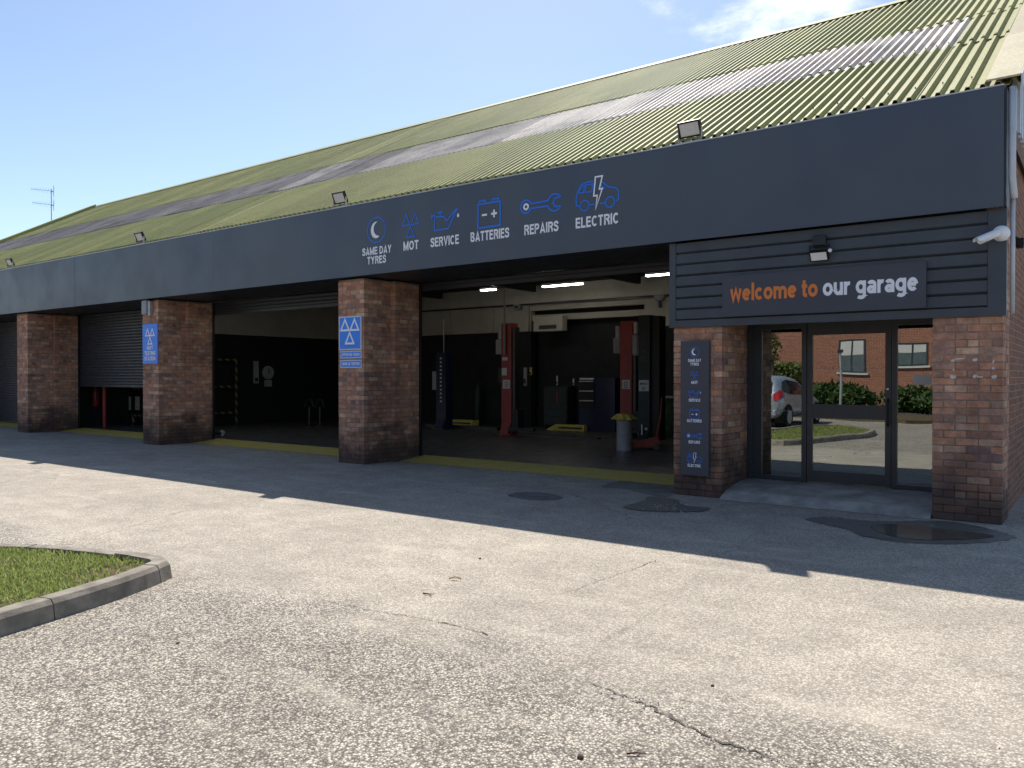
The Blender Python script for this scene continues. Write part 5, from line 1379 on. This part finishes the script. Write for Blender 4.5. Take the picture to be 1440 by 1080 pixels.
# ------------------------------------------------------------------ parked silver hatchback
hd = Vector((.03, -.9995)); ang = math.atan2(hd.y, hd.x)
wl_ = Vector((-6.02, -12.3)); side = Vector((-hd.y, hd.x))
org = wl_ - side * .74 - hd * .62        # rear centre on ground
car = empty('parked_car', (org.x, org.y, 0), ang); tag(car, 'silver hatchback parked beyond the grass island, mirrored in the entrance glass', 'car')
ST = [  # x, half width, bottom, sill bulge z, belt z, roof half width, roof z
    (0.00, .66, .34, .55, .84, .58, .86), (.06, .76, .26, .58, .92, .62, 1.06), (.22, .82, .22, .58, .95, .60, 1.36), (.42, .84, .22, .58, .95, .58, 1.45), (1.0, .85, .22, .58, .93, .58, 1.49),
    (1.8, .85, .22, .57, .91, .57, 1.47), (2.3, .85, .22, .56, .90, .55, 1.38), (2.75, .84, .22, .56, .90, .58, 1.10), (3.05, .83, .22, .55, .86, .64, .93), (3.5, .80, .22, .54, .74, .62, .80), (3.85, .70, .26, .50, .60, .55, .66), (3.95, .60, .34, .48, .54, .48, .56)]
mb = MB(); rowl = []
for x, w, b, s, bl_, rw, rz_ in ST:
    pts = [(0, b), (w * .9, b), (w, s), (w * .985, bl_), (rw + (w * .985 - rw) * .08, rz_ - .05 if rz_ - bl_ > .12 else rz_), (rw * .8, rz_), (0, rz_ + .01)]
    k = len(mb.v); mb.v += [(x, y, z) for y, z in pts] + [(x, -y, z) for y, z in pts[1:-1]]
    rowl.append(k)
n_ = 12
order = [0, 1, 2, 3, 4, 5, 6, 11, 10, 9, 8, 7]
for i in range(len(ST) - 1):
    for j in range(12):
        a, b = order[j], order[(j + 1) % 12]; mb.f.append((rowl[i] + a, rowl[i + 1] + a, rowl[i + 1] + b, rowl[i] + b))
mb.f.append(tuple(rowl[0] + k for k in order)); mb.f.append(tuple(rowl[-1] + k for k in reversed(order)))
me = mb.mesh('body'); bm = bmesh.new(); bm.from_mesh(me); bmesh.ops.recalc_face_normals(bm, faces=bm.faces); bm.to_mesh(me); bm.free()
for p_ in me.polygons: p_.use_smooth = True
bd = link('body', me, 'car_silver', car); sd = bd.modifiers.new('sub', 'SUBSURF'); sd.levels = 2; sd.render_levels = 2
def sidept(x, f, s):
    for i in range(len(ST) - 1):
        if ST[i][0] <= x <= ST[i + 1][0]:
            t_ = (x - ST[i][0]) / (ST[i + 1][0] - ST[i][0]); q = [ST[i][k] + (ST[i + 1][k] - ST[i][k]) * t_ for k in range(7)]; break
    w, bl_, rw, rz_ = q[1], q[4], q[5], q[6]; z = bl_ + .02 + (rz_ - .10 - bl_) * f; y = w * .985 + (rw + (w * .985 - rw) * .08 - w * .985) * (z - bl_) / max(rz_ - .05 - bl_, .05)
    return (x, s * (y - .012), z)
for s in (-1, 1):
    for nm, L in (('rear_side_window', [(.42, .15), (.95, .0), (.95, .92), (.62, .85), (.36, .45)]), ('front_side_window', [(1.0, .0), (2.05, .02), (2.35, .35), (2.0, .88), (1.0, .93)])):
        P_ = [sidept(x, f, s) for x, f in L]; v = P_ + [(x, y - s * .03, z) for x, y, z in P_]; n = len(P_)
        m_ = MB().add([(x, y + s * .012, z) for x, y, z in P_] + [(x, y - s * .03, z) for x, y, z in P_], [tuple(range(n)), tuple(reversed(range(n, 2 * n)))] + [(i, (i + 1) % n, (i + 1) % n + n, i + n) for i in range(n)]); m_.build(nm, 'car_glass', car)
    # tail light wraps the corner
    MB().add([(.0, s * .62, .80), (.03, s * .76, .80), (.22, s * .845, .88), (.20, s * .80, 1.10), (.09, s * .72, 1.06), (.02, s * .60, .96)], [(0, 1, 4, 5), (1, 2, 3, 4)]).build('tail_light', 'tail_red', car)
    for wx in (.62, 3.15):
        wc = empty if False else None
        tyre = MB().tube([(wx, s * .72 - .1, .30), (wx, s * .72 + .1 + s * .045, .30)], .30, 24).build('wheel', 'rubber', car)
        MB().tube([(wx, s * .72 + s * .10, .30), (wx, s * .72 + s * .152, .30)], .20, 10).build('rim', 'galv', tyre)
        arch = MB().tube([(wx, s * .55, .32), (wx, s * .843, .32)], .36, 24).build('wheel_arch', 'rubber', car)
MB().add([(.075, -.56, 1.00), (.075, .56, 1.00), (.205, .50, 1.33), (.205, -.50, 1.33), (.03, -.56, .99), (.03, .56, .99), (.17, .50, 1.345), (.17, -.50, 1.345)], [(4, 7, 6, 5), (0, 1, 2, 3)]).build('rear_window', 'car_glass', car)
MB().box(-.04, .12, -.70, .70, .34, .52).build('rear_bumper', 'car_silver', car, bevel=.03)
MB().box(-.035, -.02, -.26, .26, .62, .73).build('number_plate', 'yellow_cover', car)
MB().add([(2.33, -.50, 1.34), (2.33, .50, 1.34), (2.95, .62, 1.0), (2.95, -.62, 1.0)], [(0, 3, 2, 1)]).build('windscreen', 'car_glass', car, (0.02, 0, .02))
